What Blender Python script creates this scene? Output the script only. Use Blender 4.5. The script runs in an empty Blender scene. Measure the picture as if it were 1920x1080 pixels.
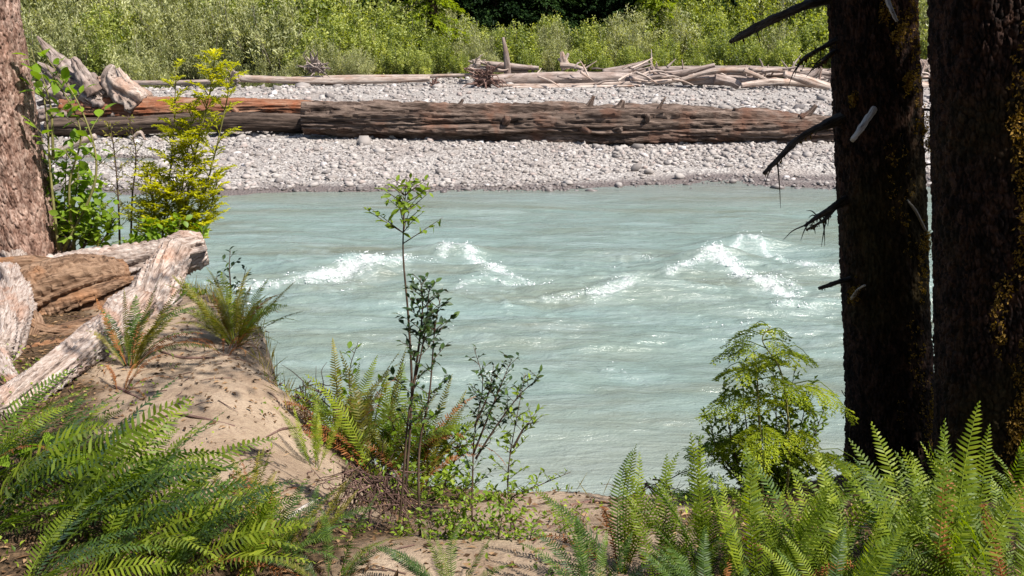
import bpy, math, random
import numpy as np
from mathutils import Vector, Matrix

R = math.radians
random.seed(7)
RNG = np.random.default_rng(7)

# ------------------------------------------------------------------ camera, sky, sun, exposure
SC = bpy.context.scene
COL = SC.collection
CAM_Z = 4.5
PITCH = R(16.4)
FPX = 1900.0
camd = bpy.data.cameras.new("camera")
camd.sensor_width = 36.0
camd.lens = 36.0 * FPX / 1920.0
camd.clip_start = 0.05
camd.clip_end = 600.0
cam = bpy.data.objects.new("camera", camd)
cam.location = (0, 0, CAM_Z)
cam.rotation_euler = (math.pi / 2 - PITCH, 0, 0)
COL.objects.link(cam)
SC.camera = cam

SUN_AZ, SUN_EL = R(126), R(53)
world = bpy.data.worlds.new("World")
SC.world = world
world.use_nodes = True
wn = world.node_tree
wn.nodes.clear()
sky = wn.nodes.new("ShaderNodeTexSky")
sky.sky_type = 'NISHITA'
sky.sun_disc = False
sky.sun_elevation = SUN_EL
sky.sun_rotation = SUN_AZ
bg = wn.nodes.new("ShaderNodeBackground")
bg.inputs["Strength"].default_value = 0.085
wo = wn.nodes.new("ShaderNodeOutputWorld")
wn.links.new(sky.outputs[0], bg.inputs[0])
wn.links.new(bg.outputs[0], wo.inputs[0])
sund = bpy.data.lights.new("sun", 'SUN')
sund.energy = 4.6
sund.angle = R(0.53)
sund.color = (1.0, 0.945, 0.87)
sun = bpy.data.objects.new("sun", sund)
sdir = Vector((math.sin(SUN_AZ) * math.cos(SUN_EL), math.cos(SUN_AZ) * math.cos(SUN_EL), math.sin(SUN_EL)))
sun.rotation_euler = sdir.to_track_quat('Z', 'Y').to_euler()
sun.location = (30, -10, 40)
COL.objects.link(sun)
SC.view_settings.view_transform = 'Standard'
SC.view_settings.look = 'None'
SC.view_settings.exposure = 1.03
SC.view_settings.gamma = 1.0
SC.view_settings.use_curve_mapping = False
SC.cycles.max_bounces = 6
SC.cycles.diffuse_bounces = 3
SC.cycles.transmission_bounces = 3
SC.cycles.use_denoising = True

# ------------------------------------------------------------------ pixel <-> world (photo measured at 1920 x 1080)
CP, SP = math.cos(PITCH), math.sin(PITCH)


def ray(px, py):
    u, v = (px - 960.0) / FPX, (py - 540.0) / FPX
    return np.array([u, CP - v * SP, -SP - v * CP])


def at_y(px, py, Y):
    d = ray(px, py)
    return np.array([0, 0, CAM_Z]) + d * (Y / d[1])


def at_z(px, py, z):
    d = ray(px, py)
    return np.array([0, 0, CAM_Z]) + d * ((z - CAM_Z) / d[2])


def pxs(Y, z=2.0):
    """metres per photo pixel at distance Y"""
    return (Y * CP + (CAM_Z - z) * SP) / FPX


# ------------------------------------------------------------------ noise
def _hash(ix, iy, iz, seed):
    h = (ix.astype(np.int64) * 374761393 + iy.astype(np.int64) * 668265263 + iz.astype(np.int64) * 2147483647 + seed * 1274126177) & 0xFFFFFFFF
    h = ((h ^ (h >> 13)) * 1274126177) & 0xFFFFFFFF
    h = ((h ^ (h >> 16)) * 2246822519) & 0xFFFFFFFF
    return ((h ^ (h >> 15)) & 0xFFFFFF) / float(0xFFFFFF)


def vnoise(x, y, z=None, seed=0):
    x = np.asarray(x, float); y = np.asarray(y, float)
    z = np.zeros_like(x) if z is None else np.asarray(z, float) + np.zeros_like(x)
    ix, iy, iz = np.floor(x), np.floor(y), np.floor(z)
    fx, fy, fz = x - ix, y - iy, z - iz
    fx, fy, fz = [f * f * f * (f * (f * 6 - 15) + 10) for f in (fx, fy, fz)]
    r = 0
    for a in (0, 1):
        for b in (0, 1):
            for c in (0, 1):
                r = r + _hash(ix + a, iy + b, iz + c, seed) * (fx if a else 1 - fx) * (fy if b else 1 - fy) * (fz if c else 1 - fz)
    return r * 2 - 1


def fbm(x, y, z=None, seed=0, octv=4, gain=0.5):
    s, a, t = 0, 1, 0
    x = np.asarray(x, float); y = np.asarray(y, float)
    z = np.zeros_like(x) if z is None else np.asarray(z, float)
    for k in range(octv):
        s = s + a * vnoise(x, y, z, seed + k * 17)
        t += a
        a *= gain
        x, y, z = x * 2.03, y * 2.03, z * 2.03
    return s / t


def worley(x, y, seed=0):
    """distance to nearest and gap to the second nearest cell point, and cell random value"""
    ix, iy = np.floor(x), np.floor(y)
    d1 = np.full(x.shape, 9.0); d2 = np.full(x.shape, 9.0); cid = np.zeros(x.shape)
    for a in (-1, 0, 1):
        for b in (-1, 0, 1):
            cx, cy = ix + a, iy + b
            z0 = np.zeros_like(cx)
            qx = cx + _hash(cx, cy, z0, seed)
            qy = cy + _hash(cx, cy, z0 + 1, seed)
            d = np.hypot(qx - x, qy - y)
            c = _hash(cx, cy, z0 + 2, seed)
            nearer = d < d1
            d2 = np.where(nearer, d1, np.minimum(d2, d))
            cid = np.where(nearer, c, cid)
            d1 = np.where(nearer, d, d1)
    return d1, d2 - d1, cid


def sstep(a, b, x):
    t = np.clip((x - a) / (b - a), 0, 1)
    return t * t * (3 - 2 * t)


# ------------------------------------------------------------------ mesh building
class G:
    def __init__(self):
        self.v, self.q, self.t, self.tint, self.tc, self.n = [], [], [], [], [], 0

    def add(self, v, quads=None, tris=None, tint=0.5, tc=None):
        v = np.asarray(v, float).reshape(-1, 3)
        self.v.append(v)
        if quads is not None and len(quads):
            self.q.append(np.asarray(quads, int).reshape(-1, 4) + self.n)
        if tris is not None and len(tris):
            self.t.append(np.asarray(tris, int).reshape(-1, 3) + self.n)
        self.tint.append(np.zeros(len(v)) + tint)
        self.tc.append(np.zeros((len(v), 3)) if tc is None else np.asarray(tc, float))
        self.n += len(v)

    def mesh(self, name, mats, smooth=True, origin=None):
        v = np.concatenate(self.v)
        if origin is not None:
            v = v - np.asarray(origin, float)
        q = np.concatenate(self.q) if self.q else np.zeros((0, 4), int)
        t = np.concatenate(self.t) if self.t else np.zeros((0, 3), int)
        me = bpy.data.meshes.new(name)
        me.vertices.add(len(v))
        me.vertices.foreach_set("co", v.astype(np.float32).ravel())
        me.loops.add(len(q) * 4 + len(t) * 3)
        me.loops.foreach_set("vertex_index", np.concatenate([q.ravel(), t.ravel()]).astype(np.int32))
        me.polygons.add(len(q) + len(t))
        st = np.concatenate([np.arange(len(q)) * 4, len(q) * 4 + np.arange(len(t)) * 3]).astype(np.int32)
        me.polygons.foreach_set("loop_start", st)
        me.update(calc_edges=True)
        a = me.attributes.new("tint", 'FLOAT', 'POINT')
        a.data.foreach_set("value", np.concatenate(self.tint).astype(np.float32))
        a = me.attributes.new("tc", 'FLOAT_VECTOR', 'POINT')
        a.data.foreach_set("vector", np.concatenate(self.tc).astype(np.float32).ravel())
        if smooth:
            me.polygons.foreach_set("use_smooth", np.ones(len(q) + len(t), bool))
        me.materials.append(mats)
        return me


def tag(o, label=None, cat=None, group=None, kind=None):
    if label: o['label'] = label
    if cat: o['category'] = cat
    if group: o['group'] = group
    if kind: o['kind'] = kind
    return o


def link(name, me, parent=None, loc=None, rot=None, scale=None):
    o = bpy.data.objects.new(name, me)
    COL.objects.link(o)
    if parent is not None:
        o.parent = parent
    if loc is not None: o.location = tuple(loc)
    if rot is not None: o.rotation_euler = tuple(rot)
    if scale is not None: o.scale = (scale,) * 3 if np.isscalar(scale) else tuple(scale)
    return o


def empty(name, loc):
    return link(name, None, loc=loc)


def part(name, g, mat, parent, smooth=True, origin=None, kind=None, label=None):
    """mesh given in world coordinates, under a thing that stands unrotated at its location"""
    org = np.array(parent.location) if parent is not None else (origin if origin is not None else np.zeros(3))
    o = link(name, g.mesh(name, mat, smooth, org), parent)
    if parent is None:
        o.location = tuple(org)
    if kind: o['kind'] = kind
    if label: o['label'] = label
    return o


def catmull(P, n):
    P = np.asarray(P, float)
    if len(P) == 2:
        t = np.linspace(0, 1, n)[:, None]
        return P[0] * (1 - t) + P[1] * t
    E = np.vstack([2 * P[0] - P[1], P, 2 * P[-1] - P[-2]])
    u = np.linspace(0, len(P) - 1 - 1e-9, n)
    i = u.astype(int); f = (u - i)[:, None]
    a, b, c, d = E[i], E[i + 1], E[i + 2], E[i + 3]
    return 0.5 * ((2 * b) + (-a + c) * f + (2 * a - 5 * b + 4 * c - d) * f ** 2 + (-a + 3 * b - 3 * c + d) * f ** 3)


def frames(C):
    T = np.gradient(C, axis=0)
    T /= np.linalg.norm(T, axis=1)[:, None] + 1e-12
    up = np.array([0, 0, 1.0]) if abs(T[0][2]) < 0.8 else np.array([0, -1.0, 0])
    n = up - T[0] * (up @ T[0]); n /= np.linalg.norm(n)
    Ns = [n]
    for k in range(1, len(C)):
        n = Ns[-1] - T[k] * (Ns[-1] @ T[k])
        n /= np.linalg.norm(n) + 1e-12
        Ns.append(n)
    Nn = np.array(Ns)
    B = np.cross(T, Nn)
    return T, Nn, B


def tube(g, P, rad, nu=8, seg=12, disp=None, tint=0.5, cap=True, squash=1.0, seed=0):
    """swept tube; disp(theta_grid, s_grid, r_grid) -> radial offset in metres"""
    C = catmull(P, seg + 1)
    rad = np.asarray(rad, float)
    r = np.interp(np.linspace(0, 1, seg + 1), np.linspace(0, 1, len(rad)), rad)
    T, Nn, B = frames(C)
    s = np.concatenate([[0], np.cumsum(np.linalg.norm(np.diff(C, axis=0), axis=1))])
    th = np.linspace(0, 2 * math.pi, nu, endpoint=False)
    TH, S = np.meshgrid(th, s)
    RR = r[:, None] + np.zeros_like(TH)
    if disp is not None:
        D = disp(TH, S, RR)
        w = np.minimum(1, np.minimum(np.arange(seg + 1), np.arange(seg + 1)[::-1]) / 2.0)[:, None] if cap else 1
        RR = np.maximum(RR + D, RR * 0.12)
    V = C[:, None, :] + RR[..., None] * (np.cos(TH)[..., None] * Nn[:, None, :] + squash * np.sin(TH)[..., None] * B[:, None, :])
    tc = np.stack([S + seed * 3.1, r[:, None] * np.cos(TH), r[:, None] * np.sin(TH)], -1)
    i = np.arange(seg)[:, None]; j = np.arange(nu)[None, :]; j2 = (j + 1) % nu
    q = np.stack([i * nu + j, i * nu + j2, (i + 1) * nu + j2, (i + 1) * nu + j], -1).reshape(-1, 4)
    v = V.reshape(-1, 3); tcf = tc.reshape(-1, 3)
    tris = []
    if cap:
        n0 = len(v)
        v = np.vstack([v, V[0].mean(0), V[-1].mean(0)])
        tcf = np.vstack([tcf, [s[0] + seed * 3.1, 0, 0], [s[-1] + seed * 3.1, 0, 0]])
        a = np.arange(nu)
        tris = np.vstack([np.stack([np.full(nu, n0), (a + 1) % nu, a], -1),
                          np.stack([np.full(nu, n0 + 1), seg * nu + a, seg * nu + (a + 1) % nu], -1)])
    if np.ndim(tint) == 1:
        tint = np.concatenate([np.repeat(np.interp(np.linspace(0, 1, seg + 1), np.linspace(0, 1, len(tint)), tint), nu), [tint[0], tint[-1]] if cap else []])
    g.add(v, q, tris, tint, tcf)
    return C


def leaves(g, P, D, Nrm, L, W, tint=0.5, fold=0.25):
    """many small folded leaves: position, direction, normal (n x 3), length, width (n)"""
    P = np.asarray(P, float); n = len(P)
    if not n: return
    D = D / (np.linalg.norm(D, axis=1)[:, None] + 1e-9)
    Nrm = Nrm - D * (Nrm * D).sum(1)[:, None]
    Nrm /= np.linalg.norm(Nrm, axis=1)[:, None] + 1e-9
    S = np.cross(D, Nrm)
    L = (np.zeros(n) + L)[:, None]; W = (np.zeros(n) + W)[:, None]
    m = P + D * L * 0.45
    V = np.stack([P, m + S * W * .5 + Nrm * W * fold, P + D * L - Nrm * L * .06, m - S * W * .5 + Nrm * W * fold], 1).reshape(-1, 3)
    b = np.arange(n)[:, None] * 4
    t = np.concatenate([b + [0, 1, 2], b + [0, 2, 3]])
    g.add(V, None, t, np.repeat(np.zeros(n) + tint, 4), np.repeat(P, 4, 0))


def rdir(n, rng=RNG):
    d = rng.normal(size=(n, 3))
    return d / np.linalg.norm(d, axis=1)[:, None]


# ------------------------------------------------------------------ node helpers
def N(nt, typ, ins=None, out=0, **props):
    n = nt.nodes.new(typ)
    for k, v in props.items():
        setattr(n, k, v)
    for k, v in (ins or {}).items():
        if isinstance(v, bpy.types.NodeSocket):
            nt.links.new(v, n.inputs[k])
        else:
            n.inputs[k].default_value = v
    return n.outputs[out]


def newmat(name):
    m = bpy.data.materials.new(name)
    m.use_nodes = True
    m.node_tree.nodes.clear()
    return m, m.node_tree


def c4(c):
    return (c[0], c[1], c[2], 1.0)


def ramp(nt, fac, stops, interp='LINEAR'):
    n = nt.nodes.new("ShaderNodeValToRGB")
    n.color_ramp.interpolation = interp
    e = n.color_ramp.elements
    while len(e) > 1: e.remove(e[-1])
    e[0].position = stops[0][0]; e[0].color = c4(stops[0][1])
    for p, c in stops[1:]:
        x = e.new(p); x.color = c4(c)
    nt.links.new(fac, n.inputs[0])
    return n.outputs[0]


def attr(nt, name, which=2):
    n = nt.nodes.new("ShaderNodeAttribute")
    n.attribute_name = name
    return n.outputs[which]          # 0 color, 1 vector, 2 fac


def vmul(nt, vec, s):
    return N(nt, "ShaderNodeVectorMath", {0: vec, 1: s}, operation='MULTIPLY')


def noise(nt, vec, scale, detail=5, rough=0.6, dist=0.0):
    return N(nt, "ShaderNodeTexNoise", {"Vector": vec, "Scale": scale, "Detail": detail, "Roughness": rough, "Distortion": dist})


def mth(nt, op, a, b=0.0, c=0.0, clamp=False):
    return N(nt, "ShaderNodeMath", {0: a, 1: b, 2: c}, operation=op, use_clamp=clamp)


def mixc(nt, fac, a, b, blend='MIX'):
    n = nt.nodes.new("ShaderNodeMix")
    n.data_type = 'RGBA'; n.blend_type = blend
    for sock, v in ((n.inputs[0], fac), (n.inputs[6], a), (n.inputs[7], b)):
        if isinstance(v, bpy.types.NodeSocket): nt.links.new(v, sock)
        else: sock.default_value = v if np.isscalar(v) else c4(v)
    return n.outputs[2]


def bump(nt, h, strength, dist):
    return N(nt, "ShaderNodeBump", {"Height": h, "Strength": strength, "Distance": dist})


def principled(nt, base, rough=0.8, normal=None, spec=0.3):
    b = nt.nodes.new("ShaderNodeBsdfPrincipled")
    for k, v in (("Base Color", base), ("Roughness", rough), ("Specular IOR Level", spec), ("Normal", normal)):
        if v is None: continue
        if isinstance(v, bpy.types.NodeSocket): nt.links.new(v, b.inputs[k])
        else: b.inputs[k].default_value = c4(v) if k == "Base Color" else v
    return b.outputs[0]


def output(nt, s):
    o = nt.nodes.new("ShaderNodeOutputMaterial")
    nt.links.new(s, o.inputs[0])


def leaf_mat(name, dark, mid, light, trans=0.45, gloss=0.12, objvar=0.25, rough=0.45):
    """leaf surface: colour varies leaf by leaf (tint) and plant by plant; light passes through"""
    m, nt = newmat(name)
    t = attr(nt, "tint")
    oi = nt.nodes.new("ShaderNodeObjectInfo").outputs["Random"]
    t2 = mth(nt, 'MULTIPLY_ADD', oi, objvar, mth(nt, 'SUBTRACT', t, objvar * 0.5), True)
    geo = nt.nodes.new("ShaderNodeNewGeometry").outputs["Position"]
    nz = noise(nt, geo, 9.0, 2)
    t2 = mth(nt, 'ADD', t2, mth(nt, 'MULTIPLY_ADD', nz, 0.3, -0.15), 0, True)
    c = ramp(nt, t2, [(0.0, dark), (0.5, mid), (1.0, light)])
    d = N(nt, "ShaderNodeBsdfDiffuse", {"Color": c})
    ct = mixc(nt, 1.0, c, (1.0, 1.0, 0.45), 'MULTIPLY')
    ct = N(nt, "ShaderNodeHueSaturation", {"Color": ct, "Saturation": 1.1, "Value": 1.5})
    tr = N(nt, "ShaderNodeBsdfTranslucent", {"Color": ct})
    mx = N(nt, "ShaderNodeMixShader", {0: trans, 1: d, 2: tr})
    gl = N(nt, "ShaderNodeBsdfGlossy", {"Color": (0.8, 0.85, 0.8, 1), "Roughness": rough})
    fr = mth(nt, 'MULTIPLY_ADD', N(nt, "ShaderNodeFresnel", {"IOR": 1.35}), gloss * 1.1, gloss * 0.12)
    output(nt, N(nt, "ShaderNodeMixShader", {0: fr, 1: mx, 2: gl}))
    return m


def wood_mat(name, cols, patch=None, patch_amt=0.5, grain=14.0, stretch=0.12, bumpd=0.02, dist=0.6, rough=0.85, fine=1.0, pscale=1.2):
    """cols: dark crack, mid, light; patch: second colour in large uneven areas"""
    m, nt = newmat(name)
    tc = attr(nt, "tc", 1)
    v = vmul(nt, tc, (stretch, 1.0, 1.0))
    n1 = noise(nt, v, grain, 6, 0.65, dist)
    n2 = noise(nt, v, grain * 4.2 * fine, 4, 0.7, 0.3)
    big = noise(nt, tc, pscale, 3, 0.6, 0.4)
    h = mth(nt, 'MULTIPLY_ADD', n2, 0.4, mth(nt, 'MULTIPLY', n1, 0.6))
    c = ramp(nt, h, [(0.36, cols[0]), (0.46, cols[1]), (0.60, cols[2])])
    if patch is not None:
        f = mth(nt, 'MULTIPLY', mth(nt, 'MULTIPLY_ADD', big, 5.0, -2.5 + patch_amt, True), 0.85)
        pc = ramp(nt, h, [(0.3, [x * 0.25 for x in patch]), (0.6, patch)])
        c = mixc(nt, f, c, pc)
    tn = attr(nt, "tint")
    c = mixc(nt, 1.0, c, ramp(nt, tn, [(0.0, (.35, .35, .35)), (0.5, (.95, .95, .95)), (1.0, (1.45, 1.45, 1.45))]), 'MULTIPLY')
    output(nt, principled(nt, c, rough, bump(nt, h, 0.9, bumpd), 0.2))
    return m


# materials
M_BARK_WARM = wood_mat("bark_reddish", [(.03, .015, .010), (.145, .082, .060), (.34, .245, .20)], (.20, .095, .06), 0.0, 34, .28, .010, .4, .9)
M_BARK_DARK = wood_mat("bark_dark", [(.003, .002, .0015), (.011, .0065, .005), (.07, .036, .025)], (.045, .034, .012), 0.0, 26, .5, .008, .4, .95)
M_DEAD = wood_mat("dead_twig", [(.01, .008, .006), (.035, .026, .02), (.09, .075, .06)], None, 0, 60, .2, .002)
M_PALE = wood_mat("pale_dead_wood", [(.12, .09, .07), (.34, .29, .25), (.55, .50, .45)], None, 0, 60, .12, .003)
M_LOG = wood_mat("weathered_log", [(.008, .005, .004), (.055, .036, .027), (.21, .155, .125)], (.17, .085, .055), 0.0, 11, .055, .09, .9)
M_LOG_RED = wood_mat("rotten_red_log", [(.03, .014, .008), (.18, .08, .045), (.30, .19, .13)], (.27, .085, .035), 0.35, 9, .07, .05, .8)
M_LOG_DARK = wood_mat("dark_brown_log", [(.008, .006, .005), (.04, .027, .02), (.12, .085, .065)], None, 0, 9, .07, .05, .8)  # brown wood a little darker than the weathered log
M_DRIFT_FAR = wood_mat("sunbleached_driftwood", [(.07, .05, .04), (.27, .21, .175), (.46, .39, .34)], (.33, .2, .14), 0.1, 10, .1, .03, .6)
M_DRIFT_GREY = wood_mat("grey_driftwood", [(.05, .038, .033), (.19, .15, .13), (.33, .27, .24)], (.22, .15, .12), 0.2, 10, .1, .03, .6)
M_DRIFT = wood_mat("bleached_driftwood", [(.06, .042, .036), (.27, .205, .17), (.47, .405, .365)], (.38, .19, .11), -0.1, 26, .12, .02, 2.2, pscale=3.2)
M_DRIFT_ROT = wood_mat("rotten_heartwood", [(.02, .011, .007), (.13, .075, .045), (.27, .175, .115)], (.38, .17, .07), 0.0, 20, .12, .03, 1.8, pscale=3.0)
M_ROOT = wood_mat("root_fibre", [(.02, .011, .009), (.10, .055, .045), (.22, .14, .115)], None, 0, 40, .2, .004)
M_STEM = wood_mat("sapling_stem", [(.018, .012, .008), (.06, .038, .026), (.12, .08, .055)], None, 0, 80, .2, .001)
M_STEM_GREEN = wood_mat("green_stem", [(.05, .06, .015), (.16, .15, .05), (.26, .24, .09)], None, 0, 80, .2, .001)
M_GREY_STEM = wood_mat("willow_stem", [(.04, .035, .03), (.12, .10, .08), (.2, .17, .14)], None, 0, 40, .2, .002)

L_FERN = leaf_mat("fern_green", (.045, .075, .008), (.14, .20, .016), (.31, .36, .035), .52, .07, .5)
L_FERN_DEEP = leaf_mat("fern_deep_green", (.014, .036, .010), (.05, .095, .018), (.13, .20, .030), .45, .08, .5)  # deeper fern green; its darker tone also stands in for shade
L_FERN_OLD = leaf_mat("fern_olive", (.05, .048, .01), (.16, .155, .018), (.30, .25, .035), .42, .12, .5)
L_FERN_DEAD = leaf_mat("fern_rust", (.07, .025, .012), (.24, .09, .03), (.42, .20, .075), .32, .05, .5)
L_WILLOW = leaf_mat("willow_leaf", (.10, .115, .045), (.29, .30, .14), (.48, .48, .25), .45, .14, .3)
L_WILLOW_G = leaf_mat("alder_leaf", (.08, .11, .025), (.26, .30, .075), (.46, .48, .14), .45, .10, .3)
L_CONIFER = leaf_mat("conifer_needles", (.004, .010, .004), (.012, .026, .008), (.04, .075, .018), .12, .03, .3)
L_HEMLOCK = leaf_mat("hemlock_spray", (.16, .17, .008), (.38, .38, .016), (.58, .54, .03), .48, .06, .2)
L_HEM2 = leaf_mat("hemlock_green_spray", (.10, .14, .012), (.22, .28, .02), (.42, .45, .04), .48, .06, .35)
L_SHRUB = leaf_mat("shrub_leaf", (.05, .10, .008), (.16, .26, .018), (.32, .44, .035), .50, .10, .3)
L_HUCK = leaf_mat("huckleberry_leaf", (.045, .08, .008), (.16, .24, .022), (.34, .42, .045), .45, .10, .3)
L_DARKLEAF = leaf_mat("sapling_leaf", (.008, .018, .008), (.028, .055, .02), (.12, .19, .03), .30, .12, .5)
L_GRASS = leaf_mat("dry_grass", (.12, .10, .02), (.34, .28, .06), (.50, .43, .13), .45, .05, .2)
L_LITTER = leaf_mat("leaf_litter", (.03, .018, .01), (.13, .075, .04), (.32, .21, .12), .10, .03, .2)
L_MOSS = leaf_mat("moss", (.035, .025, .004), (.17, .10, .022), (.50, .31, .09), .30, .0, .2)


# ------------------------------------------------------------------ the ground of the near bank
EDGE = np.array([[-40, 8.2], [-8, 8.4], [-5.2, 8.6], [-3.4, 8.3], [-2.7, 7.55], [-2.15, 7.1], [-1.75, 6.35], [-1.42, 5.7], [-1.12, 5.0],
                 [-0.75, 4.72], [-0.2, 4.62], [0.5, 4.55], [1.0, 4.62], [1.5, 4.85], [2.0, 5.35], [2.8, 5.9], [4.5, 6.3], [40, 7.5]])


def bank_top(x, y):
    left = 2.95 - 0.08 * np.maximum(y, 0) + 0.0 * x
    right = 2.95 - 0.05 * np.clip(y, 0, 2.4) - 0.36 * np.maximum(y - 2.6, 0)
    right = right + sstep(2.6, 4.5, x) * 0.25 * np.maximum(y - 2.6, 0)
    w = sstep(-1.35, -0.45, x + 0.16 * (y - 4.3) + 0.12 * vnoise(y * 2.3, x * 0.7, seed=5))
    w = w * sstep(2.2, 3.8, y)
    z = left * (1 - w) + right * w
    z = z + 0.04 * fbm(x * 1.1, y * 1.1, seed=3) + 0.010 * fbm(x * 5, y * 5, seed=4)
    # rounded shoulder of the worn path
    px_ = -1.15 - 0.52 * (y - 4.2)
    z = z + 0.02 * np.exp(-((x - px_) / 0.6) ** 2) * sstep(3.2, 4.2, y) * (1 - sstep(6.8, 7.6, y))
    return z


def gz(x, y):
    x = np.asarray(x, float); y = np.asarray(y, float)
    ye = np.interp(x, EDGE[:, 0], EDGE[:, 1]) + 0.10 * vnoise(x * 3.1, 0 * x + 2.0, seed=9) + 0.04 * vnoise(x * 11., 0 * x, seed=10)
    s = y - ye
    z = bank_top(x, y)
    d = np.maximum(s + 0.12, 0)
    drop = np.where(s > -0.12, 5.0 * d * d / (d + 0.22), 0)
    return np.maximum(z - drop, -0.8)


def hit(px, py):
    """where the photo ray meets the near bank"""
    d = ray(px, py)
    t = np.linspace(0.5, 16, 3000)
    P = np.array([0, 0, CAM_Z]) + d * t[:, None]
    below = P[:, 2] < gz(P[:, 0], P[:, 1])
    i = int(np.argmax(below)) if below.any() else len(t) - 1
    return P[i]


def grid(g, X, Y, zf, tintf=None):
    XX, YY = np.meshgrid(X, Y)
    Z = zf(XX, YY)
    nx, ny = len(X), len(Y)
    i = np.arange(ny - 1)[:, None]; j = np.arange(nx - 1)[None, :]
    q = np.stack([i * nx + j, i * nx + j + 1, (i + 1) * nx + j + 1, (i + 1) * nx + j], -1).reshape(-1, 4)
    V = np.stack([XX, YY, Z], -1).reshape(-1, 3)
    g.add(V, q, None, 0.5 if tintf is None else tintf(XX, YY).ravel(), V)
    return XX, YY, Z


def path_mask(x, y):
    """where feet have worn the litter away"""
    c1 = -1.30 - 0.42 * (y - 4.2)
    a = np.exp(-((x - c1) / 0.62) ** 4) * sstep(3.0, 3.6, y)
    c2 = 0.05 + 0.25 * (y - 3.0)
    b = np.exp(-((x - c2) / 0.62) ** 4) * sstep(1.5, 2.4, y)
    return np.clip(np.maximum(a, .78 * b) + 0.25 * fbm(x * 2.2, y * 2.2, seed=21), 0, 1)


def ax(*segs):
    out = []
    for a, b, st in segs:
        out.append(np.arange(a, b, st))
    out.append([segs[-1][1]])
    return np.concatenate(out)


m, nt = newmat("bank_soil")
geo = nt.nodes.new("ShaderNodeNewGeometry").outputs["Position"]
pm = attr(nt, "tint")
n1 = noise(nt, geo, 3.0, 6, .65)
n2 = noise(nt, geo, 38.0, 5, .7)
n3 = noise(nt, vmul(nt, geo, (1, 1, 1)), 160.0, 3, .7)
dirt = ramp(nt, n1, [(0.3, (.21, .145, .095)), (0.5, (.31, .23, .16)), (0.72, (.42, .325, .235))])
dirt = mixc(nt, mth(nt, 'MULTIPLY_ADD', n2, 3.0, -1.45, True), dirt, (.17, .11, .08))
dirt = mixc(nt, mth(nt, 'MULTIPLY_ADD', n3, 3.0, -1.9, True), dirt, (.42, .33, .27))
lit = ramp(nt, n2, [(0.32, (.018, .012, .008)), (0.5, (.07, .045, .025)), (0.66, (.19, .12, .07))])
f = mth(nt, 'MULTIPLY_ADD', mth(nt, 'ADD', pm, mth(nt, 'MULTIPLY_ADD', n1, .9, -.45)), 3.0, -1.0, True)
cc = mixc(nt, f, lit, dirt)
hh = mth(nt, 'ADD', mth(nt, 'MULTIPLY', n2, 1.0), mth(nt, 'MULTIPLY', n3, .35))
output(nt, principled(nt, cc, .95, bump(nt, hh, .8, .02), .15))
M_SOIL = m

g = G()
X = ax((-40, -8, 2), (-8, -5, .15), (-5, 4, .035), (4, 8, .2), (8, 40, 2))
Y = ax((-25, 0, 2.5), (0, 2, .2), (2, 9.4, .035), (9.4, 12, .3))
grid(g, X, Y, gz, path_mask)
o = link("bank_ground", g.mesh("bank_ground", M_SOIL))
tag(o, "worn brown dirt path and soil of the near river bank", kind="structure")

# ------------------------------------------------------------------ far side: gravel bar and the land behind
def farz(x, y):
    shore = 23.6 + 0.35 * np.sin(x * .35) + 0.35 * vnoise(x * .6, 0 * x, seed=31) + 0.045 * x - 0.9 * sstep(6, 16, x)
    s = y - shore
    z = 0.02 + np.interp(s, [-6, -2, -0.3, 0.3, 1.2, 2.6, 5, 9, 16, 22, 30, 60, 150], [-1.2, -.45, -.05, .03, .10, .28, .43, .47, .58, .62, .75, 2.2, 25])
    z = z + sstep(0, 2, s) * (0.10 * fbm(x * .35, y * .35, seed=33) + 0.03 * fbm(x * 1.6, y * 1.6, seed=34))
    # back channel seen behind the root wad, and the still pool at the left shore
    ch = np.exp(-(((y - 46.2 - 0.05 * (x + 14)) / 2.3) ** 4)) * (1 - sstep(-10.5, -7.5, x))
    z = z - 1.3 * ch
    pl = np.exp(-(((y - 27.2) / 1.2) ** 4) - (((x + 11.3) / 2.4) ** 4))
    z = z - 0.62 * pl
    pr = np.exp(-(((y - 24.9) / .5) ** 4)) * sstep(3.0, 6.0, x)
    z = z - 0.06 * pr
    return z


m, nt = newmat("gravel_bed")
geo = nt.nodes.new("ShaderNodeNewGeometry").outputs["Position"]
vor = nt.nodes.new("ShaderNodeTexVoronoi"); nt.links.new(geo, vor.inputs["Vector"]); vor.inputs["Scale"].default_value = 16.0
vb = N(nt, "ShaderNodeSeparateColor", {0: vor.outputs["Color"]})
base = ramp(nt, vb, [(0, (.17, .15, .14)), (.5, (.27, .245, .225)), (1, (.38, .355, .33))])
nb = noise(nt, geo, .5, 4, .6)
sandc = (.22, .185, .165)
base = mixc(nt, mth(nt, 'MULTIPLY_ADD', nb, 4.0, -2.0, True), base, sandc)
zz = nt.nodes.new("ShaderNodeSeparateXYZ"); nt.links.new(geo, zz.inputs[0])
wet = mth(nt, 'MULTIPLY_ADD', zz.outputs[2], -22.0, 1.9, True)
base = mixc(nt, wet, base, (.12, .098, .09))
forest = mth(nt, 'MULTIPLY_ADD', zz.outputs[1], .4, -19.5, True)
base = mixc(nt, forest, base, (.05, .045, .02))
output(nt, principled(nt, base, mth(nt, 'MULTIPLY_ADD', wet, -.35, .9), bump(nt, vor.outputs["Distance"], .8, .05), .3))
M_BAR = m
g = G()
X = ax((-160, -24, 8), (-24, 24, .2), (24, 160, 8))
Y = ax((17, 22, .5), (22, 32, .12), (32, 60, .35), (60, 200, 7))
grid(g, X, Y, farz)
bar = link("gravel_bar", g.mesh("gravel_bar", M_BAR))
tag(bar, "pale gravel bar across the river", kind="structure")

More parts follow.
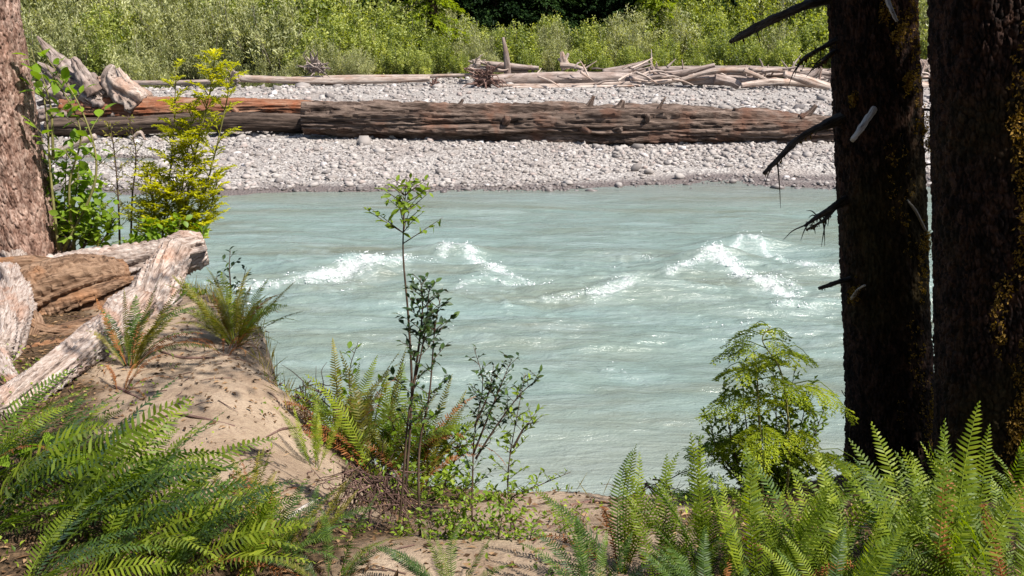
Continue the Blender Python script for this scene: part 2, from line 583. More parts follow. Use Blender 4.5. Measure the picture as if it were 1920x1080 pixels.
m, nt = newmat("stone")
oi = nt.nodes.new("ShaderNodeObjectInfo").outputs["Random"]
tn = attr(nt, "tint")
t2 = mth(nt, 'FRACT', mth(nt, 'ADD', tn, oi))
c = ramp(nt, t2, [(0, (.09, .08, .08)), (.12, (.19, .165, .15)), (.45, (.27, .24, .22)), (.8, (.36, .33, .305)), (.93, (.28, .22, .195)), (1, (.56, .53, .52))])
geo = nt.nodes.new("ShaderNodeNewGeometry").outputs["Position"]
c = mixc(nt, mth(nt, 'MULTIPLY_ADD', noise(nt, geo, 18., 4), 1.2, -.45, True), c, (.24, .22, .21))
zz = nt.nodes.new("ShaderNodeSeparateXYZ"); nt.links.new(geo, zz.inputs[0])
wet = mth(nt, 'MULTIPLY_ADD', zz.outputs[2], -22.0, 1.9, True)
c = mixc(nt, mth(nt, 'MULTIPLY', wet, .8), c, (.085, .07, .066))
output(nt, principled(nt, c, mth(nt, 'MULTIPLY_ADD', wet, -.4, .85), None, .3))
M_STONE = m

_ph = (1 + 5 ** .5) / 2
ICO_V = np.array([(-1, _ph, 0), (1, _ph, 0), (-1, -_ph, 0), (1, -_ph, 0), (0, -1, _ph), (0, 1, _ph), (0, -1, -_ph), (0, 1, -_ph), (_ph, 0, -1), (_ph, 0, 1), (-_ph, 0, -1), (-_ph, 0, 1)], float)
ICO_V /= np.linalg.norm(ICO_V[0])
ICO_F = np.array([(0, 11, 5), (0, 5, 1), (0, 1, 7), (0, 7, 10), (0, 10, 11), (1, 5, 9), (5, 11, 4), (11, 10, 2), (10, 7, 6), (7, 1, 8), (3, 9, 4), (3, 4, 2), (3, 2, 6), (3, 6, 8), (3, 8, 9), (4, 9, 5), (2, 4, 11), (6, 2, 10), (8, 6, 7), (9, 8, 1)])


def stones(g, P, S, rng=RNG):
    n = len(P)
    V = ICO_V[None] * (1 + rng.uniform(-.36, .26, (n, 12, 1)))
    sc = np.stack([rng.uniform(.75, 1.35, n), rng.uniform(.6, 1.0, n), rng.uniform(.4, .72, n)], 1) * S[:, None]
    V = V * sc[:, None, :]
    a = rng.uniform(0, 6.28, n); tl = rng.normal(0, .25, n)
    ct, st = np.cos(tl)[:, None], np.sin(tl)[:, None]
    V = np.stack([V[..., 0] * ct - V[..., 2] * st, V[..., 1], V[..., 0] * st + V[..., 2] * ct], -1)
    ca, sa = np.cos(a)[:, None], np.sin(a)[:, None]
    V = np.stack([V[..., 0] * ca - V[..., 1] * sa, V[..., 0] * sa + V[..., 1] * ca, V[..., 2]], -1) + P[:, None, :]
    F = (ICO_F[None] + (np.arange(n) * 12)[:, None, None]).reshape(-1, 3)
    g.add(V.reshape(-1, 3), None, F, np.repeat(rng.uniform(0, 1, n), 12))


def scatter_far(n, y0, y1, xw0, xw1, power=1.0):
    y = y0 + (y1 - y0) * RNG.uniform(0, 1, n) ** power
    w = xw0 + (xw1 - xw0) * (y - y0) / (y1 - y0)
    x = RNG.uniform(-1, 1, n) * w
    z = farz(x, y)
    k = z > -0.04
    # sandy patches hold fewer stones
    k &= fbm(x * .45, y * .9, seed=41) + RNG.uniform(-.5, .75, n) - .75 * np.exp(-((z - .07) / .05) ** 2) * sstep(-2, 4, x) - .5 * sstep(.25, .45, fbm(x * .3, y * 1.3, seed=43)) > -.25
    return np.stack([x, y, z], 1)[k]


g = G()
P = scatter_far(34000, 23.2, 33, 14.5, 18.5)
S = RNG.lognormal(math.log(.043), .48, len(P))
P[:, 2] += S * .12
stones(g, P, S)
P = scatter_far(9000, 32, 47, 18, 25)
S = RNG.lognormal(math.log(.085), .35, len(P))
P[:, 2] += S * .15
stones(g, P, S)
o = part("cobbles", g, M_STONE, bar, smooth=False, kind="stuff")
# the biggest stones, one object each
protos = []
for k in range(8):
    g = G()
    stones(g, np.zeros((1, 3)), np.ones(1))
    g.tint[0][:] = .35 + .04 * k
    protos.append(g.mesh("stone", M_STONE, False))
P = scatter_far(700, 23.3, 31, 13.0, 17)[:285]
for p in P:
    s = random.uniform(.065, .105)
    o = link("stone", random.choice(protos), bar, p + np.array([0, 0, s * .2]), (random.uniform(-.3, .3), random.uniform(-.3, .3), random.uniform(0, 6.28)), s)
for (px, py, s) in [(1190, 322, .2), (1215, 326, .17), (1275, 330, .19), (1003, 277, .2), (1295, 347, .2), (1240, 300, .16), (1335, 350, .16), (405, 355, .22), (418, 350, .15), (655, 345, .15), (1110, 350, .15), (1460, 345, .16), (800, 300, .15), (1530, 352, .17)]:
    p = at_z(px, py, .1); p[2] = farz(p[0], p[1])
    o = link("stone", random.choice(protos), bar, p + np.array([0, 0, s * .25]), (.2, .1, random.uniform(0, 6.28)), s)

# ------------------------------------------------------------------ the river
STROKES = [  # photo polylines of broken water: points (px, py), half width in px, strength
    ([(420, 528), (520, 524), (590, 508), (650, 496), (700, 488), (748, 478)], 9, .75),
    ([(590, 512), (640, 503), (690, 492), (745, 484)], 17, 1.0),
    ([(640, 522), (690, 520)], 7, .6),
    ([(765, 478), (800, 484), (835, 488)], 7, .65),
    ([(832, 470), (848, 458), (870, 464), (900, 482), (930, 498), (955, 508)], 11, .95),
    ([(880, 485), (905, 492), (925, 500)], 10, .8),
    ([(965, 512), (1000, 522), (1045, 527)], 4, .85),
    ([(845, 530), (890, 518), (910, 510), (940, 520), (990, 525), (1040, 528)], 5, .7),
    ([(900, 552), (915, 552)], 4, .5), ([(940, 550), (950, 562), (955, 575)], 4, .6),
    ([(740, 562), (770, 548)], 4, .5),
    ([(1020, 552), (1080, 548), (1110, 540)], 5, .7),
    ([(1115, 545), (1150, 538), (1180, 530)], 12, .85),
    ([(1140, 512), (1175, 506)], 6, .5),
    ([(1085, 530), (1110, 522)], 3, .5), ([(1200, 475), (1225, 478)], 7, .6),
    ([(1255, 502), (1290, 490), (1330, 482)], 11, .8),
    ([(1335, 476), (1365, 488), (1400, 508), (1440, 522), (1485, 538)], 15, 1.05),
    ([(1370, 462), (1395, 450), (1425, 455), (1462, 474)], 7, .95),
    ([(1400, 500), (1450, 512), (1500, 530)], 9, .7),
    ([(1470, 486), (1500, 492), (1530, 497), (1590, 500)], 7, .75),
    ([(1380, 485), (1430, 488), (1480, 505)], 6, .55),
    ([(1445, 570), (1490, 565), (1535, 570)], 6, .7), ([(1560, 558), (1590, 556)], 5, .6),
    ([(1320, 606), (1360, 600), (1430, 602)], 4, .6), ([(1220, 562), (1270, 562)], 4, .5),
    ([(1150, 598), (1180, 592), (1210, 590)], 3, .5), ([(1020, 622), (1055, 615)], 3, .45), ([(830, 620), (920, 616)], 3, .45),
    ([(1330, 560), (1390, 562)], 3, .45), ([(1460, 620), (1540, 612)], 3, .45), ([(590, 548), (640, 552)], 3, .45), ([(380, 525), (440, 530), (500, 540)], 6, .6),
    ([(1780, 505), (1860, 512)], 8, .7), ([(120, 520), (250, 512)], 8, .6),
]
_r = random.Random(77)
for _k in range(75):
    _x, _y = _r.uniform(420, 1580), _r.choice([_r.gauss(530, 38), _r.uniform(430, 700)])
    _l = _r.uniform(8, 42)
    STROKES.append(([(_x, _y), (_x + _l * .5, _y + _r.gauss(0, 4)), (_x + _l, _y + _r.gauss(0, 6))], _r.uniform(1.6, 4.5), _r.uniform(.3, .62)))
CREST = [  # standing waves: centre px, py, along, across (m), height
    (700, 492, 1.5, .33, .20), (860, 468, .9, .3, .20), (1345, 478, .8, .30, .24), (1400, 456, .9, .3, .22), (1150, 534, 1.0, .3, .13),
    (1290, 494, .9, .3, .12), (610, 510, 1.2, .35, .1), (1440, 520, 1.0, .3, .1), (1500, 494, 1.2, .35, .12), (1480, 566, 1.0, .3, .09), (950, 515, 1.0, .3, .08), (1070, 548, .9, .3, .07),
    (760, 560, 1.3, .4, .07), (480, 530, 1.3, .4, .08), (1800, 508, 1.4, .4, .14), (200, 515, 1.5, .4, .12)]


def foam_field(x, y):
    f = np.zeros_like(x)
    xw = x + .10 * fbm(x * 2.5, y * 5, seed=51)
    yw = y + .09 * fbm(x * 3.5, y * 5, seed=52)
    for pts, w, st in STROKES:
        Q = np.array([at_z(a, b, 0.08)[:2] for a, b in pts])
        for a, b in zip(Q[:-1], Q[1:]):
            ab = b - a
            t = np.clip(((xw - a[0]) * ab[0] + (yw - a[1]) * ab[1]) / (ab @ ab), 0, 1)
            dx, dy = xw - a[0] - t * ab[0], yw - a[1] - t * ab[1]
            ww = w * (a[1] / FPX) * 1.18
            d = np.hypot(dx / (ww * 1.3), dy / (ww * 2.7))
            f = np.maximum(f, st * np.exp(-d * d * .8))
    return f


FOAM_RNG = {}


def waterz(x, y):
    mid = np.exp(-((y - 14.8) / 4.5) ** 2)
    z = .055 * fbm(x * .6 + y * .35, y * 1.7, seed=61, octv=3) * (.5 + mid) + .058 * (.35 + mid) * fbm(x * 1.1 + y * .3, y * 3.4, seed=62, octv=5)
    z = z + .008 * fbm(x * 4, y * 11, seed=63, octv=3) * (.4 + mid)
    for px, py, lx, ly, h in CREST:
        c = at_z(px, py, 0.05)
        u, v = (x - c[0]), (y - c[1])
        v2 = v + .10 * vnoise(x * 2.2, 0 * x + c[1], seed=66)
        z = z + .8 * h * np.exp(-(u / lx) ** 2) * (np.exp(-(v2 / ly) ** 2) - .45 * np.exp(-((v2 + ly * 1.9) / (ly * 1.2)) ** 2))
    k = (y > 9) & (y < 21) & (np.abs(x) < 14)
    f = np.zeros_like(x)
    if k.any():
        f[k] = foam_field(x[k], y[k])
    FOAM_RNG['f'] = f
    z = z + np.clip(f, 0, 1) * (.055 * fbm(x * 7, y * 10, seed=64, octv=4) + .02 + .02 * vnoise(x * 30, y * 36, seed=65))
    z = z * (1 - sstep(22, 26, y)) * sstep(3, 6, y)
    return z


m, nt = newmat("glacial_water")
geo = nt.nodes.new("ShaderNodeNewGeometry").outputs["Position"]
fo = attr(nt, "tint")
vs = vmul(nt, geo, (.22, 1.0, 1.0))
s1 = noise(nt, vs, 1.1, 4, .6, .5)
s2 = noise(nt, vs, 3.6, 5, .65, .8)
s3 = noise(nt, vmul(nt, geo, (.42, 1.0, 1.0)), 15.0, 5, .6, .5)
s4 = noise(nt, vmul(nt, geo, (.6, 1.0, 1.0)), 46.0, 4, .6, .3)
col = ramp(nt, s1, [(.30, (.13, .145, .11)), (.5, (.152, .20, .175)), (.68, (.18, .245, .225))])
col = mixc(nt, mth(nt, 'MULTIPLY_ADD', s2, 3.2, -1.5, True), col, (.225, .275, .262))
yy = nt.nodes.new("ShaderNodeSeparateXYZ"); nt.links.new(geo, yy.inputs[0])
gravel_refl = mth(nt, 'MULTIPLY_ADD', yy.outputs[1], .28, -5.95, True)
col = mixc(nt, mth(nt, 'MULTIPLY', gravel_refl, .75), col, (.155, .15, .14))  # grey-brown reflection of the gravel painted in toward the far shore
s0 = noise(nt, vmul(nt, geo, (.15, .55, 1.0)), .55, 3, .6, .6)
col = mixc(nt, mth(nt, 'MULTIPLY', mth(nt, 'MULTIPLY_ADD', s0, 4.5, -2.1, True), .55), col, (.175, .195, .145))
near = mth(nt, 'MULTIPLY_ADD', yy.outputs[1], -.3, 3.3, True)
col = mixc(nt, mth(nt, 'MULTIPLY', near, .55), col, (.265, .27, .24))
fn = noise(nt, vmul(nt, geo, (.75, 1.0, 1.4)), 13.0, 8, .72, .7)
fn2 = noise(nt, geo, 55.0, 5, .7, .4)
fs = mth(nt, 'MULTIPLY_ADD', fn, 1.35, mth(nt, 'MULTIPLY', fn2, .5))
fa = mth(nt, 'ADD', mth(nt, 'MULTIPLY', fo, .56), mth(nt, 'SUBTRACT', fs, 1.28))
fa = mth(nt, 'MULTIPLY', mth(nt, 'MULTIPLY', fa, 3.6, 0, True), .92)
haze_f = mth(nt, 'MULTIPLY', mth(nt, 'MULTIPLY_ADD', fo, 1.2, -.12, True), .35)
col = mixc(nt, haze_f, col, (.32, .40, .38))
hgt = mth(nt, 'ADD', mth(nt, 'MULTIPLY', s2, 1.3), mth(nt, 'ADD', mth(nt, 'MULTIPLY', s3, .62), mth(nt, 'MULTIPLY', s4, .16)))
wb = principled(nt, col, .19, bump(nt, hgt, .55, .10), .5)
fb = principled(nt, (.62, .64, .64), .75, bump(nt, mth(nt, 'ADD', fn, fn2), .8, .06), .3)
output(nt, N(nt, "ShaderNodeMixShader", {0: fa, 1: wb, 2: fb}))
M_WATER = m
g = G()
X = ax((-150, -14, 6), (-14, 12.5, .045), (12.5, 150, 6))
Y = ax((4, 8, .12), (8, 12.5, .06), (12.5, 17.5, .033), (17.5, 26, .09), (26, 60, 1.0))
XX, YY = np.meshgrid(X, Y)
Z = waterz(XX, YY)
F = FOAM_RNG['f']
nx, ny = len(X), len(Y)
i = np.arange(ny - 1)[:, None]; j = np.arange(nx - 1)[None, :]
q = np.stack([i * nx + j, i * nx + j + 1, (i + 1) * nx + j + 1, (i + 1) * nx + j], -1).reshape(-1, 4)
V = np.stack([XX, YY, Z], -1).reshape(-1, 3)
g.add(V, q, None, F.ravel(), V)
o = link("river_water", g.mesh("river_water", M_WATER))
tag(o, "milky turquoise river with white standing waves", kind="structure")
# spray thrown up along the breaking crests
g = G()
k = np.flatnonzero((F.ravel() > .55))
k = RNG.choice(k, 1300)
P = V[k] + RNG.normal(0, .03, (len(k), 3)); P[:, 2] = V[k][:, 2] + np.abs(RNG.normal(.015, .03, len(k)))
S = RNG.lognormal(math.log(.008), .45, len(k))
stones(g, P, S)
m, nt = newmat("foam_drop")
output(nt, principled(nt, (.85, .87, .87), .4, None, .5))
o = link("white_spray", g.mesh("white_spray", m)); tag(o, "white spray drops over the rapids", kind="stuff")

# ------------------------------------------------------------------ logs
def log_disp(ridge, seed, twist=0.0, lump=.12, freq=5.0):
    def f(TH, S, RR):
        th = TH + twist * S
        c, s_ = np.cos(th), np.sin(th)
        gr = fbm(c * freq + 7, s_ * freq + 3, S * .45, seed=seed, octv=4, gain=.6)
        crack = -np.abs(fbm(c * freq * 1.5, s_ * freq * 1.5, S * .35, seed=seed + 3, octv=3))
        big = fbm(c * 1.2, s_ * 1.2, S * .7, seed=seed + 9, octv=3)
        st = fbm(c * 3.1 + 2, s_ * 3.1, S * .22, seed=seed + 14, octv=2) * 3
        gr = gr + .7 * (np.floor(st * 2) / 2 - st * .5)
        return RR * (ridge * gr + ridge * 1.5 * (crack + .15) + lump * big)
    return f


def pl(pts, Y):
    """photo polyline -> world points; pts (px, py) at distance Y or (px, py, Y)"""
    return [at_y(p[0], p[1], p[2] if len(p) > 2 else Y) for p in pts]


def simple_log(name, label, cat, pts, Y, rpx, mat, ridge=.12, nu=36, seg=80, group=None, seed=1, stubs=(), twist=.1, tint=.5):
    P = pl(pts, Y)
    sc = pxs(Y, 1.0)
    e = empty(name, P[0])
    g = G()
    tube(g, P, [r * sc for r in rpx], nu, seg, log_disp(ridge, seed, twist), tint, seed=seed)
    part("trunk", g, mat, e)
    for k, (sp, sr) in enumerate(stubs):
        g = G()
        tube(g, pl(sp, Y), [r * sc for r in sr], 9, 10, log_disp(.2, seed + k, .5), seed=k)
        part("branch_stub", g, mat, e)
    tag(e, label, cat, group)
    return e


simple_log("fallen_log", "long massive grey brown log with short branch stubs lying across the gravel bar", "log",
           [(568, 222), (700, 224), (950, 231), (1200, 238), (1400, 243), (1572, 246)], 28.5, [27, 32, 36, 37, 35, 32, 27], M_LOG, .24, 110, 460, seed=11,
           stubs=[([(860, 200), (868, 186)], (6, 3)), ([(1100, 206), (1108, 192), (1114, 180)], (7, 5, 3)), ([(1150, 212), (1162, 200), (1168, 188)], (14, 8, 5)),
                  ([(1232, 212), (1238, 198), (1248, 182)], (6, 4, 2)), ([(1365, 220), (1378, 212), (1380, 203)], (10, 6, 5)),
                  ([(1500, 222), (1518, 212), (1530, 197)], (9, 6, 4)), ([(948, 228, 28.1), (953, 222, 27.9)], (9, 6)), ([(1090, 240, 28.1), (1106, 248, 27.8)], (7, 5)),
                  ([(1150, 245, 28.1), (1165, 242, 27.85)], (7, 5)), ([(1213, 226, 28.1), (1215, 216, 27.9)], (6, 4)), ([(1020, 200), (1024, 190)], (4, 3))])
simple_log("uprooted_log", "reddish rotten log with orange broken face running from the left root wad", "log",
           [(120, 205), (260, 205), (400, 203), (520, 202), (642, 205)], 30.0, [26, 24, 20, 18, 17, 12], M_LOG_RED, .24, 72, 260, seed=21,
           stubs=[([(440, 208, 29.7), (446, 212, 29.5)], (7, 5))])
simple_log("broken_log", "dark log with a squared broken end lying below the reddish log", "log",
           [(90, 240), (260, 234), (400, 229), (568, 231)], 29.2, [17, 17, 19, 17], M_LOG_DARK, .16, 48, 160, seed=23)
simple_log("driftwood_log", "short pale log end poking out left under the root wad", "log", [(110, 285), (145, 268), (180, 256)], 27.2, [9, 8, 6], M_DRIFT_FAR, .15, 24, 40, seed=25)
simple_log("driftwood_log", "thin curved root lying on gravel left of the yellow-green sapling", "log", [(245, 262), (262, 248), (272, 262)], 27.6, [3, 4, 2], M_DRIFT_FAR, .15, 12, 24, seed=26)

# root wad of the left log
e = empty("root_wad", at_y(170, 205, 30.3))
WAD = [
        ([(235, 205), (170, 165), (120, 125), (92, 95), (70, 68)], (30, 24, 17, 11, 4), M_DRIFT_GREY),
        ([(200, 200), (150, 165), (110, 140), (70, 118)], (22, 17, 12, 6), M_DRIFT_GREY),
        ([(260, 195), (215, 160), (205, 140), (212, 122)], (20, 14, 11, 6), M_DRIFT_FAR),
        ([(275, 190), (245, 165), (232, 150), (220, 128)], (14, 10, 9, 5), M_DRIFT_FAR),
        ([(225, 180), (190, 155), (186, 143)], (10, 9, 7), M_DRIFT_FAR),
        ([(180, 175), (155, 140), (143, 118), (136, 108)], (13, 9, 8, 5), M_DRIFT_GREY),
        ([(170, 180), (145, 150), (150, 128), (165, 140)], (9, 6, 4, 2), M_DRIFT_FAR),
        ([(150, 200), (100, 175), (60, 165)], (18, 14, 8), M_DRIFT_GREY),
        ([(130, 215), (90, 215), (50, 225)], (14, 11, 7), M_DRIFT_GREY),
        ([(150, 190), (110, 185), (70, 195)], (10, 8, 4), M_DRIFT_GREY),
        ([(200, 190), (150, 178), (100, 150), (60, 130)], (12, 9, 6, 3), M_DRIFT_FAR)]
rs = random.Random(8)
for k in range(16):
    x_, y_ = rs.uniform(90, 230), rs.uniform(165, 200)
    a_ = rs.gauss(2.3, .45); L_ = rs.uniform(30, 75)
    WAD.append(([(x_, y_), (x_ + L_ * .5 * math.cos(a_) + rs.gauss(0, 6), y_ - L_ * .5 * math.sin(a_)), (x_ + L_ * math.cos(a_), y_ - L_ * math.sin(a_) * .9)], (rs.uniform(4, 8), 4, 2), rs.choice([M_DRIFT_FAR, M_DRIFT_GREY])))
for k, (pts, r, mt) in enumerate(WAD):
    g = G()
    tube(g, pl([(a, b, 30.3 - .25 * (k % 3)) for a, b in pts], 30), [x * .0158 * f_ for x, f_ in zip(r, (1.25, 1.1, .95, .7, .35))], 28, 50, log_disp(.42, 70 + k, .6, .3, 3.5), seed=k)
    part("root", g, mt, e)
tag(e, "grey spiked root wad rearing up at the left end of the reddish log", "root wad")

# driftwood line in front of the willows
YF = 43.5
FAR = [
    ("driftwood_log", "long straight pale log left of the brown root ball", [(432, 146), (560, 151), (700, 151), (806, 148)], [7, 6.5, 6, 5], M_DRIFT_FAR, 43.2),
    ("driftwood_log", "slim pale pole running behind the long straight pale log", [(470, 150), (640, 145), (800, 143), (890, 140)], [4, 4, 3.5, 3], M_DRIFT_FAR, 44.2),
    ("driftwood_log", "thick smooth grey log right of the brown root ball", [(905, 152), (1000, 148), (1120, 146), (1245, 150)], [10, 12, 12, 9], M_DRIFT_GREY, 43.6),
    ("driftwood_log", "long grey log behind the orange-tinged poles", [(1130, 141), (1250, 136), (1400, 134), (1560, 138)], [10, 11, 10, 8], M_DRIFT_GREY, 44.5),
    ("driftwood_log", "orange-tinged thin pole lying in front of the thick grey log", [(935, 161), (1050, 161), (1150, 158), (1240, 153), (1330, 146)], [4, 4.5, 4, 4, 3], M_DRIFT_FAR, 42.6),
    ("driftwood_log", "lowest slim pole on the gravel edge of the far pile", [(960, 164), (1080, 163), (1200, 161)], [3, 3, 2.5], M_DRIFT_FAR, 42.3),
    ("driftwood_log", "arched pale branch bowing over the right of the far pile", [(1275, 150), (1340, 133), (1420, 131), (1500, 134)], [4, 5, 4.5, 3], M_DRIFT_FAR, 42.4),
    ("driftwood_log", "pale log sloping down to the right end of the far pile", [(1470, 138), (1510, 150), (1568, 168)], [5, 8, 7], M_DRIFT_FAR, 41.2),
    ("driftwood_log", "short dark grey log under the arched pale branch", [(1280, 152), (1340, 150), (1420, 152)], [8, 10, 8], M_DRIFT_GREY, 42.8),
    ("driftwood_log", "crossed diagonal branch under the arched pale branch", [(1395, 132), (1420, 142), (1450, 156)], [4, 4, 3], M_DRIFT_FAR, 41.9),
    ("driftwood_log", "bundled brown log tapering up beside the willows at centre right", [(1130, 132), (1180, 126), (1215, 117)], [3, 6, 5], M_DRIFT_GREY, 44.8),
    ("driftwood_log", "brown log behind the upright post base", [(905, 118), (960, 124), (1010, 128)], [4, 6, 4], M_DRIFT_GREY, 44.6),
    ("driftwood_log", "pale curved limb reaching right from the white stump", [(1050, 122), (1075, 124), (1100, 132)], [5, 4, 3], M_DRIFT_FAR, 44.2),
    ("driftwood_log", "grey stub log lying behind the brown root ball", [(880, 128), (930, 130), (990, 134)], [6, 5, 4], M_DRIFT_GREY, 44.8),
    ("driftwood_log", "pale log seen between the two mossy trunks", [(1700, 158), (1800, 165), (1880, 168)], [8, 8, 6], M_DRIFT_FAR, 42.0),
    ("driftwood_log", "upper dark log seen between the two mossy trunks", [(1700, 112), (1740, 120), (1820, 118)], [7, 7, 5], M_DRIFT_GREY, 44.0),
    ("driftwood_log", "leaning grey trunk crossing the pile right of the white stump", [(1180, 150), (1260, 140), (1340, 122)], [8, 7, 4], M_DRIFT_GREY, 43.0),
    ("driftwood_log", "knotty pale log low on the gravel left of the thinner trunk", [(1390, 160), (1450, 154), (1530, 158)], [5, 7, 6], M_DRIFT_FAR, 41.8),
    ("driftwood_log", "forked grey branch rearing up near the thinner trunk", [(1500, 150), (1530, 135), (1545, 108)], [7, 5, 2], M_DRIFT_GREY, 42.6),
    ("driftwood_log", "short brown log end poking toward the river at mid pile", [(1340, 148), (1370, 154), (1385, 162)], [9, 9, 8], M_DRIFT_GREY, 42.2),
    ("driftwood_log", "faded low log on gravel far left behind the sapling", [(245, 155), (330, 155), (440, 152)], [4, 5, 4], M_DRIFT_GREY, 45.5),
]
for k, (nm, lab, pts, r, mt, yy_) in enumerate(FAR):
    simple_log(nm, lab, "log", pts, yy_, r, mt, .16, 20, 70, "driftwood logs heaped in front of the willows", seed=100 + k, tint=.45 + .1 * (k % 3))
simple_log("post", "upright weathered post standing among the far driftwood", "post", [(952, 138), (949, 100), (943, 70)], 44.0, [6.5, 5, 2.5], M_DRIFT_GREY, .14, 16, 40, seed=131)
simple_log("stump", "small white stump poking up behind the thick grey log", "stump", [(1062, 130), (1056, 112), (1053, 97)], 44.6, [10, 7, 3], M_DRIFT_FAR, .3, 16, 30, seed=132,
           stubs=[([(1060, 112), (1066, 100)], (4, 2)), ([(1056, 118), (1046, 110)], (4, 2))])


def root_ball(px, py, Y, rad_px, n, mat, label, seed):
    rs = random.Random(seed)
    c = at_y(px, py, Y)
    e = empty("root_ball", c)
    sc = pxs(Y, 1)
    g = G()
    tube(g, [c + np.array([0, .25, 0]), c - np.array([0, .15, 0])], [rad_px * sc * .55, rad_px * sc * .35], 16, 6, log_disp(.3, seed), .3)
    part("core", g, mat, e)
    g = G()
    for k in range(n):
        a = rs.uniform(0, 6.28); L = rad_px * sc * rs.uniform(.6, 1.15)
        d = np.array([math.cos(a), rs.uniform(-.9, .1), math.sin(a)])
        b = np.array([rs.uniform(-.4, .4), rs.uniform(-.4, .4), rs.uniform(-.4, .4)])
        b2 = np.array([rs.uniform(-.6, .6), rs.uniform(-.6, .6), rs.uniform(-.8, .4)])
        o0 = np.array([rs.gauss(0, .25), rs.gauss(0, .1), rs.gauss(0, .2)]) * rad_px * sc
        L *= rs.choice([.35, .6, .8, 1.0])
        tube(g, [c + o0, c + o0 + d * L * .45 + b * L * .35, c + o0 + d * L * .8 + b * L * .6, c + o0 + d * L * .95 + (b + b2) * L * .6], [rs.uniform(.02, .07), .035, .025, .01], 5, 8, None, rs.uniform(.25, .8))
    part("roots", g, mat, e, kind="stuff")
    tag(e, label, "root ball")


root_ball(590, 126, 43.8, 26, 46, M_DRIFT_GREY, "dark spiky root ball at the end of the slim pale pole", 5)
root_ball(908, 148, 42.2, 33, 90, M_ROOT, "brown fibrous root ball between the pale log and the grey log", 6)
root_ball(780, 120, 44.9, 1, 1, M_ROOT, "small knot of roots", 7) if False else None
root_ball(895, 120, 44.0, 18, 30, M_DRIFT_FAR, "pale tangle of thin roots above the brown fibrous root ball", 8)
root_ball(815, 158, 42.5, 14, 26, M_ROOT, "little brown root tangle near the right end of the long pale log", 9)
root_ball(440, 142, 43.0, 16, 26, M_DRIFT_FAR, "pale jagged root end of the long straight log", 10)
# loose sticks in the far pile
rs = random.Random(4)
for k in range(150):
    px = rs.choice([rs.uniform(1150, 1575), rs.uniform(1400, 1575), rs.uniform(880, 1250), rs.uniform(1715, 1760)])
    py = rs.uniform(126, 160); Y = 42.0 + rs.uniform(0, 2.6)
    L = rs.uniform(15, 55); a = rs.gauss(0, .35) if rs.random() < .8 else rs.uniform(.8, 2.2)
    p0 = at_y(px, py, Y); p2 = at_y(px + L * math.cos(a), py - L * math.sin(a) * .8, Y + rs.uniform(-.5, .5))
    zf = float(farz(p0[0], p0[1])); p0[2] = max(p0[2], zf + .03); p2[2] = max(p2[2], float(farz(p2[0], p2[1])) + .03)
    g = G(); tube(g, [p0, (p0 + p2) / 2 + np.array([0, 0, rs.uniform(-.05, .1)]), p2], [rs.uniform(.03, .07), .04, .015], 6, 8, None, rs.uniform(.3, .9), seed=k)
    o = link("driftwood_stick", g.mesh("driftwood_stick", rs.choice([M_DRIFT_FAR, M_DRIFT_GREY]), True, p0), loc=p0)
    tag(o, "loose bleached stick tangled in the driftwood line below the willows", "stick", "loose sticks in the far driftwood")

# ------------------------------------------------------------------ willows, alders and dark conifers across the river
def bush_mesh(kind, seed, nshoot, nleaf, h=1.0, spread=.42, lsz=.03):
    rng = np.random.default_rng(seed)
    g = G(); gs = G()
    P, D, T = [], [], []
    for k in range(nshoot):
        a = rng.uniform(0, 6.283); rr = spread * math.sqrt(rng.uniform(0, 1))
        hh = h * rng.uniform(.42, 1.0) * (1 - .35 * (rr / spread) ** 2)
        base = np.array([math.cos(a) * rr * .35, math.sin(a) * rr * .35, 0])
        top = np.array([math.cos(a) * rr * 1.15 + rng.normal(0, .03), math.sin(a) * rr * 1.15 + rng.normal(0, .03), hh])
        mid = (base * .4 + top * .6) * np.array([1, 1, .75]) + rng.normal(0, .02, 3)
        if k < 26:
            tube(gs, [base, mid, top], [.010, .006, .002], 4, 6, None, rng.uniform(.3, .8))
        n = int(nleaf * rng.uniform(.6, 1.4))
        t = rng.uniform(.06, 1, n) ** .75
        pts = ((1 - t) ** 2)[:, None] * base + (2 * t * (1 - t))[:, None] * mid + (t ** 2)[:, None] * top
        w = .055 * (1.15 - t)[:, None] + .012
        pts = pts + rng.normal(0, 1, (n, 3)) * w
        pts[:, 2] = np.maximum(pts[:, 2], .015)
        d = rdir(n, rng) * .8 + np.array([0, 0, .9 if kind == 'willow' else .3])
        P.append(pts); D.append(d); T.append(np.clip(rng.normal(.5, .27) + rng.normal(0, .16, n), 0, 1))
    P, D, T = map(np.concatenate, (P, D, T))
    n = len(P)
    nr = rdir(n, rng) + np.array([.35, -.45, .6])
    wl = (.33 if kind == 'willow' else .62)
    L = lsz * rng.uniform(.6, 1.3, n)
    leaves(g, P, D, nr, L, L * wl, T)
    return g.mesh("crown", L_WILLOW if kind == 'willow' else L_WILLOW_G, False), gs.mesh("stems", M_GREY_STEM)


WV = [bush_mesh('willow', 200 + k, 120, 120, lsz=.042) for k in range(5)]
AV = [bush_mesh('alder', 220 + k, 110, 110, spread=.36, lsz=.04) for k in range(3)]


def put_bush(px, py, h, kind, label, group, Yd=None, wide=1.0):
    p = at_z(px, py, .95) if Yd is None else at_y(px, 100, Yd)
    p[2] = float(farz(p[0], p[1])) - .05
    e = empty("willow_bush" if kind == 'w' else "alder_bush", p)
    cm, sm = random.choice(WV if kind == 'w' else AV)
    s = (h * wide * random.uniform(.9, 1.15), h * wide * random.uniform(.9, 1.15), h)
    rz = random.uniform(0, 6.28)
    link("crown", cm, e, rot=(0, 0, rz), scale=s)
    link("stem", sm, e, rot=(0, 0, rz), scale=s)
    tag(e, label, "bush", group)


